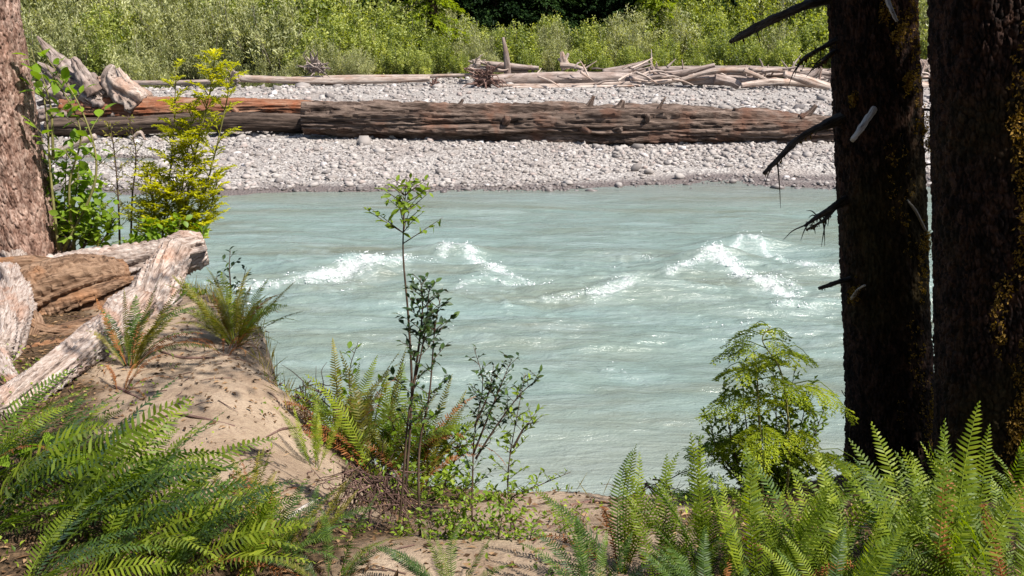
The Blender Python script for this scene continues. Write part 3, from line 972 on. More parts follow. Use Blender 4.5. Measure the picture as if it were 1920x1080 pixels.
def top_h(px):   # bush height in metres along the photo
    return np.interp(px, [-200, 0, 300, 520, 640, 760, 900, 1000, 1100, 1250, 1400, 1600, 2100], [6.0, 5.8, 5.2, 4.8, 4.0, 3.0, 2.5, 2.7, 3.0, 3.3, 3.8, 4.6, 5.2])


def zone(px):
    return "left of the dark root ball" if px < 560 else ("between the dark root ball and the upright post" if px < 940 else ("right of the upright post, behind the far driftwood" if px < 1400 else "behind the dark mossy trunks"))


for row, (Yd, fh, step) in enumerate([(46.5, .55, 62), (48.5, .8, 70), (51, 1.0, 80), (54, 1.12, 90)]):
    px = -140.0
    while px < 2060:
        kind = 'w' if random.random() < (.8 if px < 620 else .42) else 'a'
        h = float(top_h(px)) * fh * random.uniform(.7, 1.22)
        yy_ = Yd + random.uniform(-.8, .8) + (1.6 if px < 520 else 0)
        zn = zone(px)
        rn = ["low front", "second row", "taller", "rearmost"][row]
        if kind == 'w':
            lab = f"{rn} grey-green willow bush {zn}"
        else:
            lab = f"{rn} bright green leafy bush {zn}"
        put_bush(px, 0, h, kind, lab, lab + " group", yy_)
        px += step * random.uniform(.7, 1.25)


def conifer_mesh(seed, H=16.0, rad=3.0, nwh=42):
    rng = np.random.default_rng(seed)
    g = G(); gt = G()
    tube(gt, [(0, 0, 0), (0, 0, H * .5), (0, 0, H)], [.3, .2, .02], 8, 8)
    for w in range(nwh):
        z0 = .4 + (H - .6) * (w / nwh) ** 1.05
        rr = rad * (1 - z0 / H) ** .75 + .12
        for b in range(8):
            a = rng.uniform(0, 6.283); L = rr * rng.uniform(.6, 1.1)
            n = int(36 * L) + 6
            t = rng.uniform(.1, 1, n)
            dx, dy = math.cos(a), math.sin(a)
            drop = -.28 * L * t ** 1.5
            side = rng.normal(0, 1, n) * .16 * L * (1.1 - t)
            P = np.stack([dx * L * t - dy * side, dy * L * t + dx * side, z0 + drop + rng.normal(0, .04, n)], 1)
            D = np.stack([dx + rng.normal(0, .6, n), dy + rng.normal(0, .6, n), rng.normal(-.35, .3, n)], 1)
            leaves(g, P, D, rdir(n, rng) + [0, 0, 1.5], rng.uniform(.14, .3, n), rng.uniform(.06, .11, n), np.clip(rng.normal(.45, .2, n), 0, 1))
    return g.mesh("crown", L_CONIFER, False), gt.mesh("trunk", M_BARK_DARK)


CV = [conifer_mesh(300 + k) for k in range(3)]
_c, _t = conifer_mesh(310, 9.0, 2.0, 30)
_c.materials[0] = L_HEM2  # sunlight on these crowns is put into a brighter needle colour
for px_c, lab_c in ((812, "sunlit yellow-green conifer above the willows between the root ball and the post"), (1235, "sunlit young conifer rising from the willows right of the white stump")):
    p = at_y(px_c, 50, 51.5); p[2] = float(farz(p[0], p[1])) - .1
    e = empty("conifer_tree", p)
    link("crown", _c, e, scale=.8 if px_c > 1000 else 1.0); link("trunk", _t, e, scale=.8 if px_c > 1000 else 1.0)
    tag(e, lab_c, "tree")
rs = random.Random(12)
for row, (Yd, step) in enumerate([(58, 105), (63, 95), (69, 100), (76, 110), (84, 120)]):
    px = -260.0 + row * 30
    while px < 2200:
        p = at_y(px, 50, Yd + rs.uniform(-1.5, 1.5)); p[2] = float(farz(p[0], p[1])) - .1
        e = empty("conifer_tree", p)
        cm, tm = rs.choice(CV)
        s = rs.uniform(.8, 1.25); rz = rs.uniform(0, 6.28)
        link("crown", cm, e, rot=(0, 0, rz), scale=(s * 1.1, s * 1.1, s)); link("trunk", tm, e, scale=s)
        lab = ["dark conifer just behind the willows", "dark conifer in the second line of the forest", "dark conifer deep in the forest behind the willows",
               "dark conifer deep in the forest behind the willows", "dark conifer deep in the forest behind the willows"][row]
        tag(e, lab, "tree", lab + " group")
        px += step * rs.uniform(.75, 1.2)

# ------------------------------------------------------------------ near trees
def bark_disp(amp, seed, sx=26.0, sz=11.0, flare=None):
    def f(TH, S, RR):
        u = TH * RR.mean() * sx + .6 * fbm(TH * 3, S * 3, seed=seed)
        v = S * sz + .6 * fbm(TH * 3 + 9, S * 3, seed=seed + 1)
        d1, gap, cid = worley(u, v, seed)
        plate = sstep(0.02, .22, gap) * (.55 + .9 * cid)
        d1b, gapb, cidb = worley(u * 2.3, v * 2.1, seed + 5)
        plate2 = sstep(0, .25, gapb) * (.3 + cidb)
        r = amp * (plate - .6) + amp * .45 * plate2
        r = r + amp * 1.1 * fbm(np.cos(TH) * 2, np.sin(TH) * 2, S * 1.2, seed=seed + 8)
        r = r + amp * .5 * fbm(np.cos(TH) * 14, np.sin(TH) * 14, S * 16, seed=seed + 12)
        if flare: r = r + flare(TH, S)
        return r
    return f


def trunk(g, base, top_dir, r0, zs, disp, nu=200, seed=0, celltint=None):
    """near-vertical trunk with rows at heights zs above the base"""
    zs = np.asarray(zs, float)
    n = len(zs)
    th0 = np.concatenate([np.linspace(R(62), R(298), int(nu * .86), endpoint=False), np.linspace(R(298), R(422), nu - int(nu * .86), endpoint=False)])
    TH, S = np.meshgrid(th0, zs)
    r = r0 * (1 - .022 * zs)
    RR = r[:, None] + disp(TH, S, r[:, None] + 0 * TH)
    C = np.asarray(base)[None] + zs[:, None] * np.asarray(top_dir)[None]
    V = np.stack([C[:, None, 0] + RR * np.sin(TH), C[:, None, 1] + RR * np.cos(TH), C[:, None, 2] + 0 * TH], -1)
    tc = np.stack([S + seed, r[:, None] * np.sin(TH), r[:, None] * np.cos(TH)], -1)
    i = np.arange(n - 1)[:, None]; j = np.arange(nu)[None, :]; j2 = (j + 1) % nu
    q = np.stack([i * nu + j, (i + 1) * nu + j, (i + 1) * nu + j2, i * nu + j2], -1).reshape(-1, 4)
    d1, gp, cid = worley(TH * r0 * 30 + .5 * vnoise(TH * 3, S * 3, seed=seed), S * 15, seed + 90)
    g.add(V.reshape(-1, 3), q, None, (.30 + .45 * cid + .15 * vnoise(TH * 9, S * 8, seed=seed)).ravel(), tc.reshape(-1, 3))
    return C, r


def bough_crown(base, z0, z1, rad, seed, n_bough, azf=None, mat=L_CONIFER, dens=1.0, t0=.2, sw=.34):
    """drooping conifer boughs carried by a near trunk, above the picture"""
    rng = np.random.default_rng(seed)
    g = G(); gb = G()
    for k in range(n_bough):
        z = rng.uniform(z0, z1)
        a = rng.uniform(0, 6.283) if azf is None else azf(rng)
        L = rad * rng.uniform(.86, 1.0) if t0 > .3 else rad * rng.uniform(.55, 1.0) * (1 - .5 * (z - z0) / max(z1 - z0, 1))
        dx, dy = math.cos(a), math.sin(a)
        b0 = np.array([base[0], base[1], z]); b1 = b0 + np.array([dx * L * .5, dy * L * .5, .15 * L]); b2 = b0 + np.array([dx * L, dy * L, -.12 * L])
        tube(gb, [b0, b1, b2], [.022, .013, .004], 5, 8, None, .4)
        n = int(150 * L * dens)
        t = rng.uniform(t0, 1, n)
        c = ((1 - t) ** 2)[:, None] * b0 + (2 * t * (1 - t))[:, None] * b1 + (t ** 2)[:, None] * b2
        # sprays: side twigs in discrete steps so that gaps stay between them
        tw = np.round(t * 14) / 14
        sgn = rng.choice([-1, 1], n)
        sl = rng.uniform(0, 1, n) * sw * L * (1.05 - t) * sgn
        c = c + np.stack([-dy * sl, dx * sl, -.25 * np.abs(sl)], 1) + np.stack([dx, dy, 0 * dx], 0) * ((tw - t) * L * .5)[:, None] + rng.normal(0, .02, (n, 3))
        D = np.stack([dx * .7 - dy * sgn, dy * .7 + dx * sgn, -.3 + 0 * t], 1) + rng.normal(0, .25, (n, 3))
        leaves(g, c, D, rdir(n, rng) * .5 + [0, 0, 1.0], rng.uniform(.06, .12, n), rng.uniform(.025, .045, n), np.clip(rng.normal(.45, .2, n), 0, 1))
    return g, gb


def moss_tufts(g, P, Nn, size, rng, per=7):
    k = np.repeat(np.arange(len(P)), per)
    n = len(k)
    pos = P[k] + rng.normal(0, 1, (n, 3)) * size * .35
    d = Nn[k] * .6 + rdir(n, rng) * .8 + np.array([0, 0, -.4])
    leaves(g, pos, d, rdir(n, rng), size * rng.uniform(.5, 1.3, n), size * rng.uniform(.3, .7, n), np.clip(rng.normal(.5, .22, n), 0, 1))


zs_near = np.concatenate([np.arange(-.3, 3.35, .0078), np.arange(3.4, 6, .1), np.arange(6, 16.1, .5)])

# left reddish tree, leaning out of the left edge of the photo
YL = 8.0
bL = at_y(22, 480, YL); bL[2] = float(gz(bL[0], bL[1])) - .1
tL = at_y(-52, 0, YL)
sL = pxs(YL, 2.5)
dirL = np.array([(tL[0] - bL[0]) / (tL[2] - bL[2]), 0, 1.0])
eL = empty("spruce_tree", bL)
flareL = lambda TH, S: .13 * np.exp(-np.maximum(S, 0) / .5) * (1 + .5 * np.cos(TH * 5 + 1)) + .05 * np.exp(-np.maximum(S, 0) / 1.0)
g = G()
trunk(g, bL, dirL, 72 * sL, zs_near, bark_disp(.013, 401, 46, 11, flareL), 330, 1)
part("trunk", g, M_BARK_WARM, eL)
g, gb = bough_crown(bL + dirL * 9, 11, 15, 2.4, 411, 30)
part("crown", g, L_CONIFER, eL, False); part("bough", gb, M_DEAD, eL)
tag(eL, "reddish scaly trunk leaning at the left edge beside the bleached driftwood", "tree")

# the two dark trunks on the right
YA, YB = 5.15, 4.45
sA, sB = pxs(YA, 3), pxs(YB, 3)
bA = at_y(1676, 905, YA); tA = at_y(1634, 0, YA)
zA0 = float(gz(bA[0], bA[1])) - .12
dirA = np.array([(tA[0] - bA[0]) / (tA[2] - bA[2]), 0, 1.0])
bA = bA - dirA * (bA[2] - zA0)
eA = empty("spruce_tree", bA)
g = G()
flareA = lambda TH, S: .05 * np.exp(-np.maximum(S, 0) / .3) * (1 + .6 * np.cos(TH * 4))
dispA = bark_disp(.010, 421, 52, 24, flareA)
CA, RA = trunk(g, bA, dirA, 77 * sA, zs_near[zs_near < 6.3], dispA, 300, 3)
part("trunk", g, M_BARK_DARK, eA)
bB = at_y(1878, 905, YB); zB0 = float(gz(bB[0], bB[1])) - .12
tB = at_y(1868, 0, YB)
dirB = np.array([(tB[0] - bB[0]) / (tB[2] - bB[2]), 0, 1.0])
bB = bB - dirB * (bB[2] - zB0)
eB = empty("spruce_tree", bB)
g = G()
dispB = bark_disp(.012, 431, 44, 20, flareA)
CB, RB = trunk(g, bB, dirB, 112 * sB, zs_near[zs_near < 6.3], dispB, 320, 4)
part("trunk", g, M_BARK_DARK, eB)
tag(eA, "dark trunk with broken dead branches, nearer the river of the right pair", "tree")
tag(eB, "thick dark trunk with ochre moss at the right edge", "tree")


def on_trunk(base, d, r0, th, z):
    r = r0 * (1 - .022 * z)
    n = np.stack([np.sin(th), np.cos(th), 0 * th], 1)
    return base[None] + z[:, None] * d[None] + n * r[:, None], n


# moss tufts of the thick trunk (its sunny right flank) and of the thinner one
rng = np.random.default_rng(5)
n = 11000
z = rng.uniform(.3, 3.3, n); th = R(180) - rng.uniform(R(-30), R(130), n)     # theta 180 faces the camera, 90 faces right
dens = fbm(th * 2.2, z * 2.6, seed=77) + .55 * (1 - np.abs(th - R(120)) / R(60)) + .25 * (1.6 - z) / 1.6
k = dens + rng.uniform(-.25, .25, n) > .22
P, Nn = on_trunk(bB, dirB, 112 * sB + .014, th[k], z[k])
g = G(); moss_tufts(g, P, Nn, .019, rng, 5)
part("moss", g, L_MOSS, eB, False, kind="stuff")
n = 2600
z = rng.uniform(.3, 3.3, n); th = R(180) - rng.uniform(R(-10), R(100), n)
dens = fbm(th * 2.5, z * 2.2, seed=79) + rng.uniform(-.2, .2, n)
k = dens > .30
P, Nn = on_trunk(bA, dirA, 77 * sA + .012, th[k], z[k])
g = G(); moss_tufts(g, P, Nn, .012, rng, 5)
for (px, py, rr, ny) in [(1733, 240, 16, -.12), (1740, 450, 15, -.12), (1688, 62, 17, -.22), (1602, 552, 12, -.15), (1660, 20, 12, -.22), (1600, 185, 6, -.15), (1745, 270, 10, -.1), (1700, 150, 10, -.2)]:
    c = at_y(px, py, YA + ny); m_ = 60
    PP = c + rng.normal(0, 1, (m_, 3)) * np.array([rr * .45, rr * .45, rr * .8]) * sA
    moss_tufts(g, PP, np.tile([0, -1., 0], (m_, 1)), .014, rng, 6)
part("moss", g, L_MOSS, eA, False, kind="stuff")

DEADB = [
    ([(1590, -12, 5.15), (1520, 6, 5.1), (1455, 32, 5.0), (1405, 58, 4.95), (1368, 78, 4.9)], (16, 12, 10, 9, 4), M_DEAD, .8),
    ([(1580, 70, 5.1), (1540, 90, 5.05), (1510, 108, 5.0), (1495, 124, 5.0)], (10, 5, 4, 3), M_DEAD, .6),
    ([(1565, 95, 5.1), (1548, 108, 5.0), (1538, 124, 5.0)], (6, 4, 3), M_DEAD, .6),
    ([(1590, 215, 5.1), (1545, 235, 5.05), (1500, 258, 5.0), (1465, 292, 4.95), (1432, 326, 4.9)], (15, 11, 8, 7, 4), M_DEAD, .8),
    ([(1590, 372, 5.1), (1560, 390, 5.0), (1535, 405, 4.95), (1508, 424, 4.9)], (11, 9, 6, 2.5), M_DEAD, .5),
    ([(1562, 392, 5.0), (1545, 412, 4.95), (1512, 432, 4.9)], (7, 4, 2), M_DEAD, .5),
    ([(1602, 520, 5.1), (1570, 530, 5.0), (1536, 541, 4.95)], (9, 7, 5), M_DEAD, .2),
    ([(1640, 203, 4.72), (1620, 232, 4.68), (1597, 263, 4.62)], (8, 8, 6), M_PALE, .1),
    ([(1662, -5, 4.85), (1672, 18, 4.8), (1682, 40, 4.78)], (5, 5, 4), M_PALE, .1),
    ([(1700, 375, 4.95), (1718, 398, 4.95), (1735, 432, 5.0)], (3, 4, 3), M_PALE, 0),
    ([(1725, 205, 5.15), (1742, 206, 5.1), (1760, 212, 5.1)], (4, 3, 2), M_DEAD, 0),
    ([(1725, 310, 5.15), (1742, 308, 5.1), (1758, 304, 5.05)], (4, 3, 2), M_DEAD, 0),
    ([(1598, 560, 5.0), (1608, 545, 4.9), (1622, 535, 4.85)], (5, 4, 3), M_PALE, .3),
    ([(1592, 835, 5.1), (1596, 770, 4.95), (1578, 732, 4.9)], (3, 2, 1), M_DEAD, 0),
]
for k, (pts, r, mt, hang) in enumerate(DEADB):
    e_ = eA
    P = pl(pts, YA)
    g = G()
    C = tube(g, P, [x * sA * .75 for x in r], 9, 26, log_disp(.35, 500 + k, 2, .3), seed=k)
    if hang >= .5:
        rs_ = random.Random(700 + k)
        for q_ in range(9):
            ii_ = rs_.randint(6, 25); d_ = np.array([rs_.gauss(-.3, .6), rs_.gauss(0, .6), rs_.gauss(-.5, .7)]); L_ = rs_.uniform(.02, .10)
            tube(g, [C[ii_], C[ii_] + d_ * L_ * .6, C[ii_] + d_ * L_ + np.array([0, 0, -.3 * L_])], [.0045, .003, .001], 5, 6, None, rs_.uniform(.2, .7))
    db = part("dead_branch", g, mt, e_)
    if hang:
        g = G(); n = int(220 * hang)
        ii = rng.integers(2, len(C) - 1, n)
        leaves(g, C[ii] + rng.normal(0, .006, (n, 3)), np.stack([rng.normal(0, .3, n), rng.normal(0, .3, n), -np.ones(n)], 1), rdir(n, rng), rng.uniform(.008, .05, n) * hang * rng.choice([.4, .7, 1.2], n), rng.uniform(.006, .012, n), rng.uniform(0, .45, n))
        hm = link("hanging_moss", g.mesh("hanging_moss", L_MOSS if k % 2 else L_LITTER, False, np.array(e_.location)), db); hm['kind'] = "stuff"


def az_sun(rng):     # compass angle of a bough in plan, x axis = 0
    return rng.normal(-.15, 1.0)


g, gb = bough_crown(bA + dirA * 6, 5.8, 7.2, 4.6, 441, 10, lambda r_: r_.normal(-.22, .2), dens=.8, t0=.45, sw=.15)  # boughs out of view, aimed along the sun to shade the trunks
part("crown", g, L_CONIFER, eA, False); part("bough", gb, M_DEAD, eA)
g, gb = bough_crown(bB + dirB * 6, 5.4, 8.0, 6.2, 442, 13, lambda r_: r_.normal(-.36, .18), dens=.8, t0=.42, sw=.17)  # more unseen boughs, angled sunward to keep the trunk pair dark
part("crown", g, L_CONIFER, eB, False); part("bough", gb, M_DEAD, eB)
g, gb = bough_crown(bB + dirB * 6, 6.2, 8.2, 3.2, 443, 20, lambda r_: r_.normal(-1.45, .45), dens=.30, t0=.25)  # sparse unseen boughs, added to throw broken shadow bands on the path
part("crown", g, L_CONIFER, eB, False); part("bough", gb, M_DEAD, eB)
g, gb = bough_crown(bA + dirA * 6, 6.4, 8.0, 2.0, 444, 6, lambda r_: r_.normal(-1.2, .5), dens=.3, t0=.25)  # a few further boughs above view, put in for dappled shade
part("crown", g, L_CONIFER, eA, False); part("bough", gb, M_DEAD, eA)
# the forest the photographer stands in, behind the camera
rs = random.Random(31)
for k in range(9):
    x_ = -14 + k * 2.1 + rs.uniform(-.5, .5); y_ = rs.choice([-4.2, -6.5, -8.5])
    e = empty("conifer_tree", (x_, y_, 2.6))
    cm, tm = rs.choice(CV)
    s_ = rs.uniform(.9, 1.2); rz = rs.uniform(0, 6.28)
    link("crown", cm, e, rot=(0, 0, rz), scale=s_); link("trunk", tm, e, scale=s_)
    tag(e, "forest conifer behind the viewpoint, shading the bank", "tree", "forest conifers behind the viewpoint")

# ------------------------------------------------------------------ bleached driftwood stump at the left
eD = empty("driftwood_stump", hit(150, 690))
DR = [  # name, points (px, py, Y), radius px, material, ridge, tint
    ("trunk", [(-60, 540, 7.1), (60, 525, 7.15), (180, 505, 7.2), (290, 490, 7.2), (352, 470, 7.2), (384, 462, 7.25)], (36, 36, 38, 42, 40, 28), M_DRIFT, .26),
    ("root", [(110, 500, 7.6), (180, 484, 7.7), (240, 490, 7.7)], (22, 18, 8), M_DRIFT, .16),
    ("root", [(-20, 505, 6.9), (60, 498, 7.0), (130, 500, 7.3), (215, 480, 7.5)], (20, 22, 18, 12), M_DRIFT_ROT, .2),
    ("heartwood", [(10, 600, 6.5), (80, 565, 6.6), (160, 540, 6.7), (240, 525, 6.9)], (50, 66, 62, 34), M_DRIFT_ROT, .22),
    ("root", [(330, 470, 7.1), (300, 520, 6.9), (275, 565, 6.6), (255, 615, 6.2)], (32, 40, 40, 26), M_DRIFT, .26),
    ("root", [(335, 560, 6.7), (300, 580, 6.5), (262, 600, 6.3)], (10, 16, 14), M_DRIFT, .2),
    ("root", [(268, 560, 6.3), (225, 600, 6.0), (180, 640, 5.7), (120, 685, 5.35), (60, 725, 5.1), (-10, 770, 4.9)], (26, 34, 36, 37, 36, 32), M_DRIFT, .26),
    ("root", [(30, 490, 6.4), (22, 545, 6.1), (5, 600, 5.9), (-15, 660, 5.7)], (30, 42, 44, 40), M_DRIFT, .26),
    ("root", [(60, 590, 6.0), (66, 615, 5.9), (55, 640, 5.8)], (12, 14, 10), M_DRIFT_ROT, .2),
    ("root", [(-30, 640, 5.6), (0, 700, 5.3), (40, 740, 5.0)], (30, 26, 18), M_DRIFT, .2),
    ("heartwood", [(30, 665, 5.9), (110, 645, 5.9), (215, 605, 6.05)], (40, 36, 22), M_DRIFT_ROT, .2),
    ("root", [(230, 500, 6.6), (150, 515, 6.35), (80, 520, 6.2), (10, 500, 6.2)], (14, 22, 24, 22), M_DRIFT_ROT, .3),
    ("root", [(250, 585, 6.1), (170, 620, 5.95), (90, 620, 5.9), (50, 600, 5.9)], (16, 14, 12, 8), M_DRIFT_ROT, .3),
    ("heartwood", [(-10, 700, 5.5), (90, 685, 5.6), (200, 650, 5.8)], (46, 44, 26), M_DRIFT_ROT, .3),
    ("root", [(-30, 760, 4.7), (60, 735, 4.9), (130, 712, 5.1)], (16, 16, 8), M_DRIFT, .2),
]
def rest(px, py, rpx, up=.7):
    """point on the photo ray where a limb of that thickness lies on the bank"""
    for Y_ in np.arange(3.2, 8.5, .02):
        p_ = at_y(px, py, Y_)
        if p_[2] <= float(gz(p_[0], p_[1])) + up * rpx * pxs(Y_, 2.5):
            return p_
    return p_


for k, (nm, pts, r, mt, rg) in enumerate(DR):
    g = G()
    P = pl(pts, 6)
    if k in (6, 7, 9, 11):
        w_ = np.interp(np.linspace(0, 1, len(pts)), np.linspace(0, 1, len(r)), r)
        P = [rest(a_[0], a_[1], b_) if (k != 6 or i_ > 1) else p0_ for i_, (a_, b_, p0_) in enumerate(zip(pts, w_, P))]
    rr = [x * pxs(P[min(i_, len(P) - 1)][1], 2.4) for i_, x in enumerate(r)]
    # jagged broken end on the trunk
    base = log_disp(rg, 600 + k * 7, 1.1, .22, 4.2)
    if k == 0:
        def dd(TH, S, RR, b=base):
            e_ = sstep(S.max() - .25, S.max(), S)
            return b(TH, S, RR) + RR * e_ * .55 * vnoise(np.cos(TH) * 5, np.sin(TH) * 5, S * 1.5, seed=3)
    else:
        dd = base
    tube(g, P, rr, 90, 150, dd, [.45, .6, .5, .6], seed=k)
    part(nm, g, mt, eD)
tag(eD, "huge bleached driftwood stump with swirling grain and orange rot at the left", "stump")

# ------------------------------------------------------------------ ferns
def frond_mesh(seed, L=.7, e0=75, e1=10, width=.055, npair=40, mat=L_FERN, curl=0.0, ragged=0.0):
    rng = np.random.default_rng(seed)
    n = npair + 8
    s = np.linspace(0, 1, n)
    el = np.radians(e0 + (e1 - e0) * s ** 1.3 - curl * np.clip(s - .75, 0, 1) * 4 * 180)
    yaw = np.cumsum(rng.normal(0, .02, n)) + rng.normal(0, .25) * s
    st = L / (n - 1)
    d = np.stack([np.cos(el) * np.sin(yaw), np.cos(el) * np.cos(yaw), np.sin(el)], 1)
    C = np.vstack([[0, 0, 0], np.cumsum(d[:-1] * st, 0)])
    side0 = np.stack([np.cos(yaw), -np.sin(yaw), 0 * yaw], 1)
    up0 = np.cross(side0, d)
    tw = np.cumsum(rng.normal(0, .035, n)) + rng.normal(0, .2)
    side = side0 * np.cos(tw)[:, None] + up0 * np.sin(tw)[:, None]
    up = np.cross(side, d)
    g = G()
    # rachis, three sided
    r = .0032 * (1 - s) + .0007
    V = np.concatenate([C + side * r[:, None], C - side * r[:, None], C - up * r[:, None] * 1.2])
    i = np.arange(n - 1)
    Q = np.concatenate([np.stack([i, i + 1, n + i + 1, n + i], 1), np.stack([n + i, n + i + 1, 2 * n + i + 1, 2 * n + i], 1), np.stack([2 * n + i, 2 * n + i + 1, i + 1, i], 1)])
    g.add(V, Q, None, .62)
    k0 = 6
    idx = np.arange(k0, n)
    w = width * (np.clip((s[idx] - s[k0]) / .12, .45, 1)) * np.clip((1.02 - s[idx]) / .42, .03, 1) ** .75
    for sg in (-1, 1):
        m_ = len(idx)
        keep = rng.uniform(0, 1, m_) > ragged
        ii = idx[keep]; ww = (w * rng.uniform(.88, 1.1, m_))[keep]
        m_ = len(ii)
        c = C[ii] + d[ii] * (st * .5 if sg > 0 else 0)
        out = side[ii] * sg + d[ii] * .28 + up[ii] * (.10 + rng.normal(0, .10, m_))[:, None]
        out /= np.linalg.norm(out, axis=1)[:, None]
        drp = up[ii] * (-.22 + rng.normal(0, .1, m_))[:, None]
        hw = (np.minimum(st * .37, .0105) * rng.uniform(.75, 1.0, m_))[:, None]
        al = d[ii] + up[ii] * rng.normal(.15, .25, m_)[:, None]
        W = ww[:, None]
        b = c
        p1a = c + out * W * .08 + al * hw * .95; p1b = c + out * W * .08 - al * hw * .75
        p2a = c + out * W * .6 + al * hw * 1.0 + drp * W * .3 + d[ii] * W * .06; p2b = c + out * W * .6 - al * hw * .55 + drp * W * .3 + d[ii] * W * .06
        tip = c + out * W + drp * W + d[ii] * W * .22
        V = np.stack([b, p1a, p1b, p2a, p2b, tip], 1).reshape(-1, 3)
        o_ = np.arange(m_)[:, None] * 6
        tr = np.concatenate([o_ + [0, 1, 2], o_ + [1, 3, 4], o_ + [1, 4, 2], o_ + [3, 5, 4]])
        tn = np.repeat(np.clip(rng.normal(.5, .13, m_) + .12 * (s[ii] - .3), 0, 1), 6)
        g.add(V, None, tr, tn)
    return g.mesh("frond", mat, False)


def frond_set(tagn, mat, seed, n=8, **kw):
    out = []
    for k in range(n):
        t = k / (n - 1)
        out.append(frond_mesh(seed + k, e0=82 - 22 * ((k * 5) % n) / n, e1=kw.get('e1a', 35) - kw.get('e1r', 50) * t, mat=mat, width=kw.get('width', .055), curl=kw.get('curl', 0) * (k % 2), ragged=kw.get('ragged', 0), npair=kw.get('npair', 40)))
    return out


F_GREEN = frond_set('g', L_FERN, 700, 9, npair=31, width=.062)
F_DEEP = frond_set('d', L_FERN_DEEP, 720, 9, npair=32, width=.06)
F_OLD = frond_set('o', L_FERN_OLD, 740, 8, width=.045, npair=36, e1a=62, e1r=72)
F_DEAD = frond_set('x', L_FERN_DEAD, 760, 7, curl=.8, ragged=.15, e1a=10, e1r=80, width=.034)
F_UP = frond_set('u', L_FERN, 780, 8, e1a=74, e1r=38, width=.060, npair=34)


def fern(px, py, size, n, mats, label, az=None, spread=math.pi, Y=None, dead=0.0, tilt=(0.0, .45), up=False, x_off=0):
    """px, py: where the crown of the fern meets the ground; size: frond length in metres; az: direction the fronds lean (0 = away, 90 = right)"""
    p = hit(px, py) if Y is None else at_y(px, py, Y)
    if Y is not None: p[2] = float(gz(p[0], p[1]))
    e = empty("sword_fern", p - np.array([0, 0, .01]))
    for k in range(n):
        a = (0 if az is None else R(az)) + random.uniform(-spread, spread)
        src = F_DEAD if random.random() < dead else random.choice(mats)
        me = random.choice(src)
        s = size / .7 * random.uniform(.7, 1.12)
        rot = Matrix.Rotation(-a, 4, 'Z') @ Matrix.Rotation(-random.uniform(*tilt), 4, 'X') @ Matrix.Rotation(random.uniform(-.3, .3), 4, 'Y')
        r0 = .03
        o_ = link("frond", me, e, (math.sin(a) * r0, math.cos(a) * r0, 0), rot.to_euler(), s)
        if src is F_DEAD and dead < .5: o_['label'] = "rust brown dead frond"
    tag(e, label, "fern")
    return e


# lower left mass, fronds leaning to the right
fern(-70, 930, .62, 14, [F_DEEP, F_GREEN], "dark fern at the left edge with long fronds against the bleached root", 75, .6, dead=.05, tilt=(.15, .6))
fern(20, 870, .42, 12, [F_DEEP, F_OLD], "spiky dark fern directly below the bleached left root", 70, .9, tilt=(.05, .55))
fern(110, 870, .38, 12, [F_DEEP, F_GREEN], "spiky dark fern touching the left side of the path", 60, 1.0, tilt=(.05, .5))
fern(200, 970, .46, 12, [F_GREEN, F_DEEP], "green fern spilling over the near side of the path", 70, .8, tilt=(.15, .6))
fern(-50, 1010, .70, 15, [F_DEEP, F_GREEN, F_DEEP], "large green fern under the driftwood at the left edge", 80, .7, tilt=(.15, .6))
fern(60, 1040, .68, 17, [F_GREEN, F_DEEP, F_DEEP], "dense fern in the lower left corner leaning over the path", 75, .7, tilt=(.15, .65))
fern(170, 1080, .66, 16, [F_DEEP, F_GREEN], "fern with blue-green fronds low at the bottom left", 60, .9, tilt=(.1, .6))
fern(20, 1140, .52, 13, [F_DEEP, F_GREEN], "shaded low fern in the very bottom left corner", 50, 1.1, tilt=(.1, .6))
fern(270, 1130, .56, 14, [F_GREEN, F_DEEP], "bright fern at the bottom edge between the left corner and the path", 55, 1.0, dead=.1, tilt=(.1, .6))
fern(110, 960, .40, 10, [F_GREEN, F_OLD], "yellowish fern inside the left fern mass", 75, .8, tilt=(.1, .5))
fern(330, 1010, .36, 9, [F_GREEN, F_OLD], "small fern with wispy fronds reaching over the dirt path", 60, .9, dead=.25)
fern(440, 1110, .34, 7, [F_UP, F_GREEN], "bright yellow-green fern standing upright at the bottom near the path", 20, .9, tilt=(-.1, .2))
fern(395, 1060, .36, 8, [F_GREEN, F_DEEP], "half shaded fern left of the bright upright fern", 30, 1.2)
fern(520, 1060, .34, 8, [F_OLD, F_DEEP], "thin olive fern just right of the bright upright fern", 20, 1.3, dead=.15)
fern(450, 1010, .33, 10, [F_DEEP, F_OLD], "low dark fern left of the root mass where the path meets the undergrowth", 30, 1.6, dead=.2)
fern(570, 1030, .32, 10, [F_DEEP, F_OLD], "low ragged fern below the tangled root mass", 0, 1.8, dead=.2)
fern(480, 955, .24, 8, [F_OLD, F_DEAD], "wiry half dead fern on the dirt left of the root mass", 0, 1.8, dead=.5)
fern(470, 1070, .34, 10, [F_GREEN, F_DEEP], "fern at the bottom edge between the bright upright fern and the saplings", 10, 1.8, dead=.1)
fern(620, 1100, .30, 9, [F_DEEP, F_OLD], "bottom edge fern just left of the sapling stems", 0, 1.8, dead=.1)
fern(850, 1120, .26, 8, [F_DEEP, F_GREEN], "little fern under the forked sapling at the bottom edge", 0, 1.8)
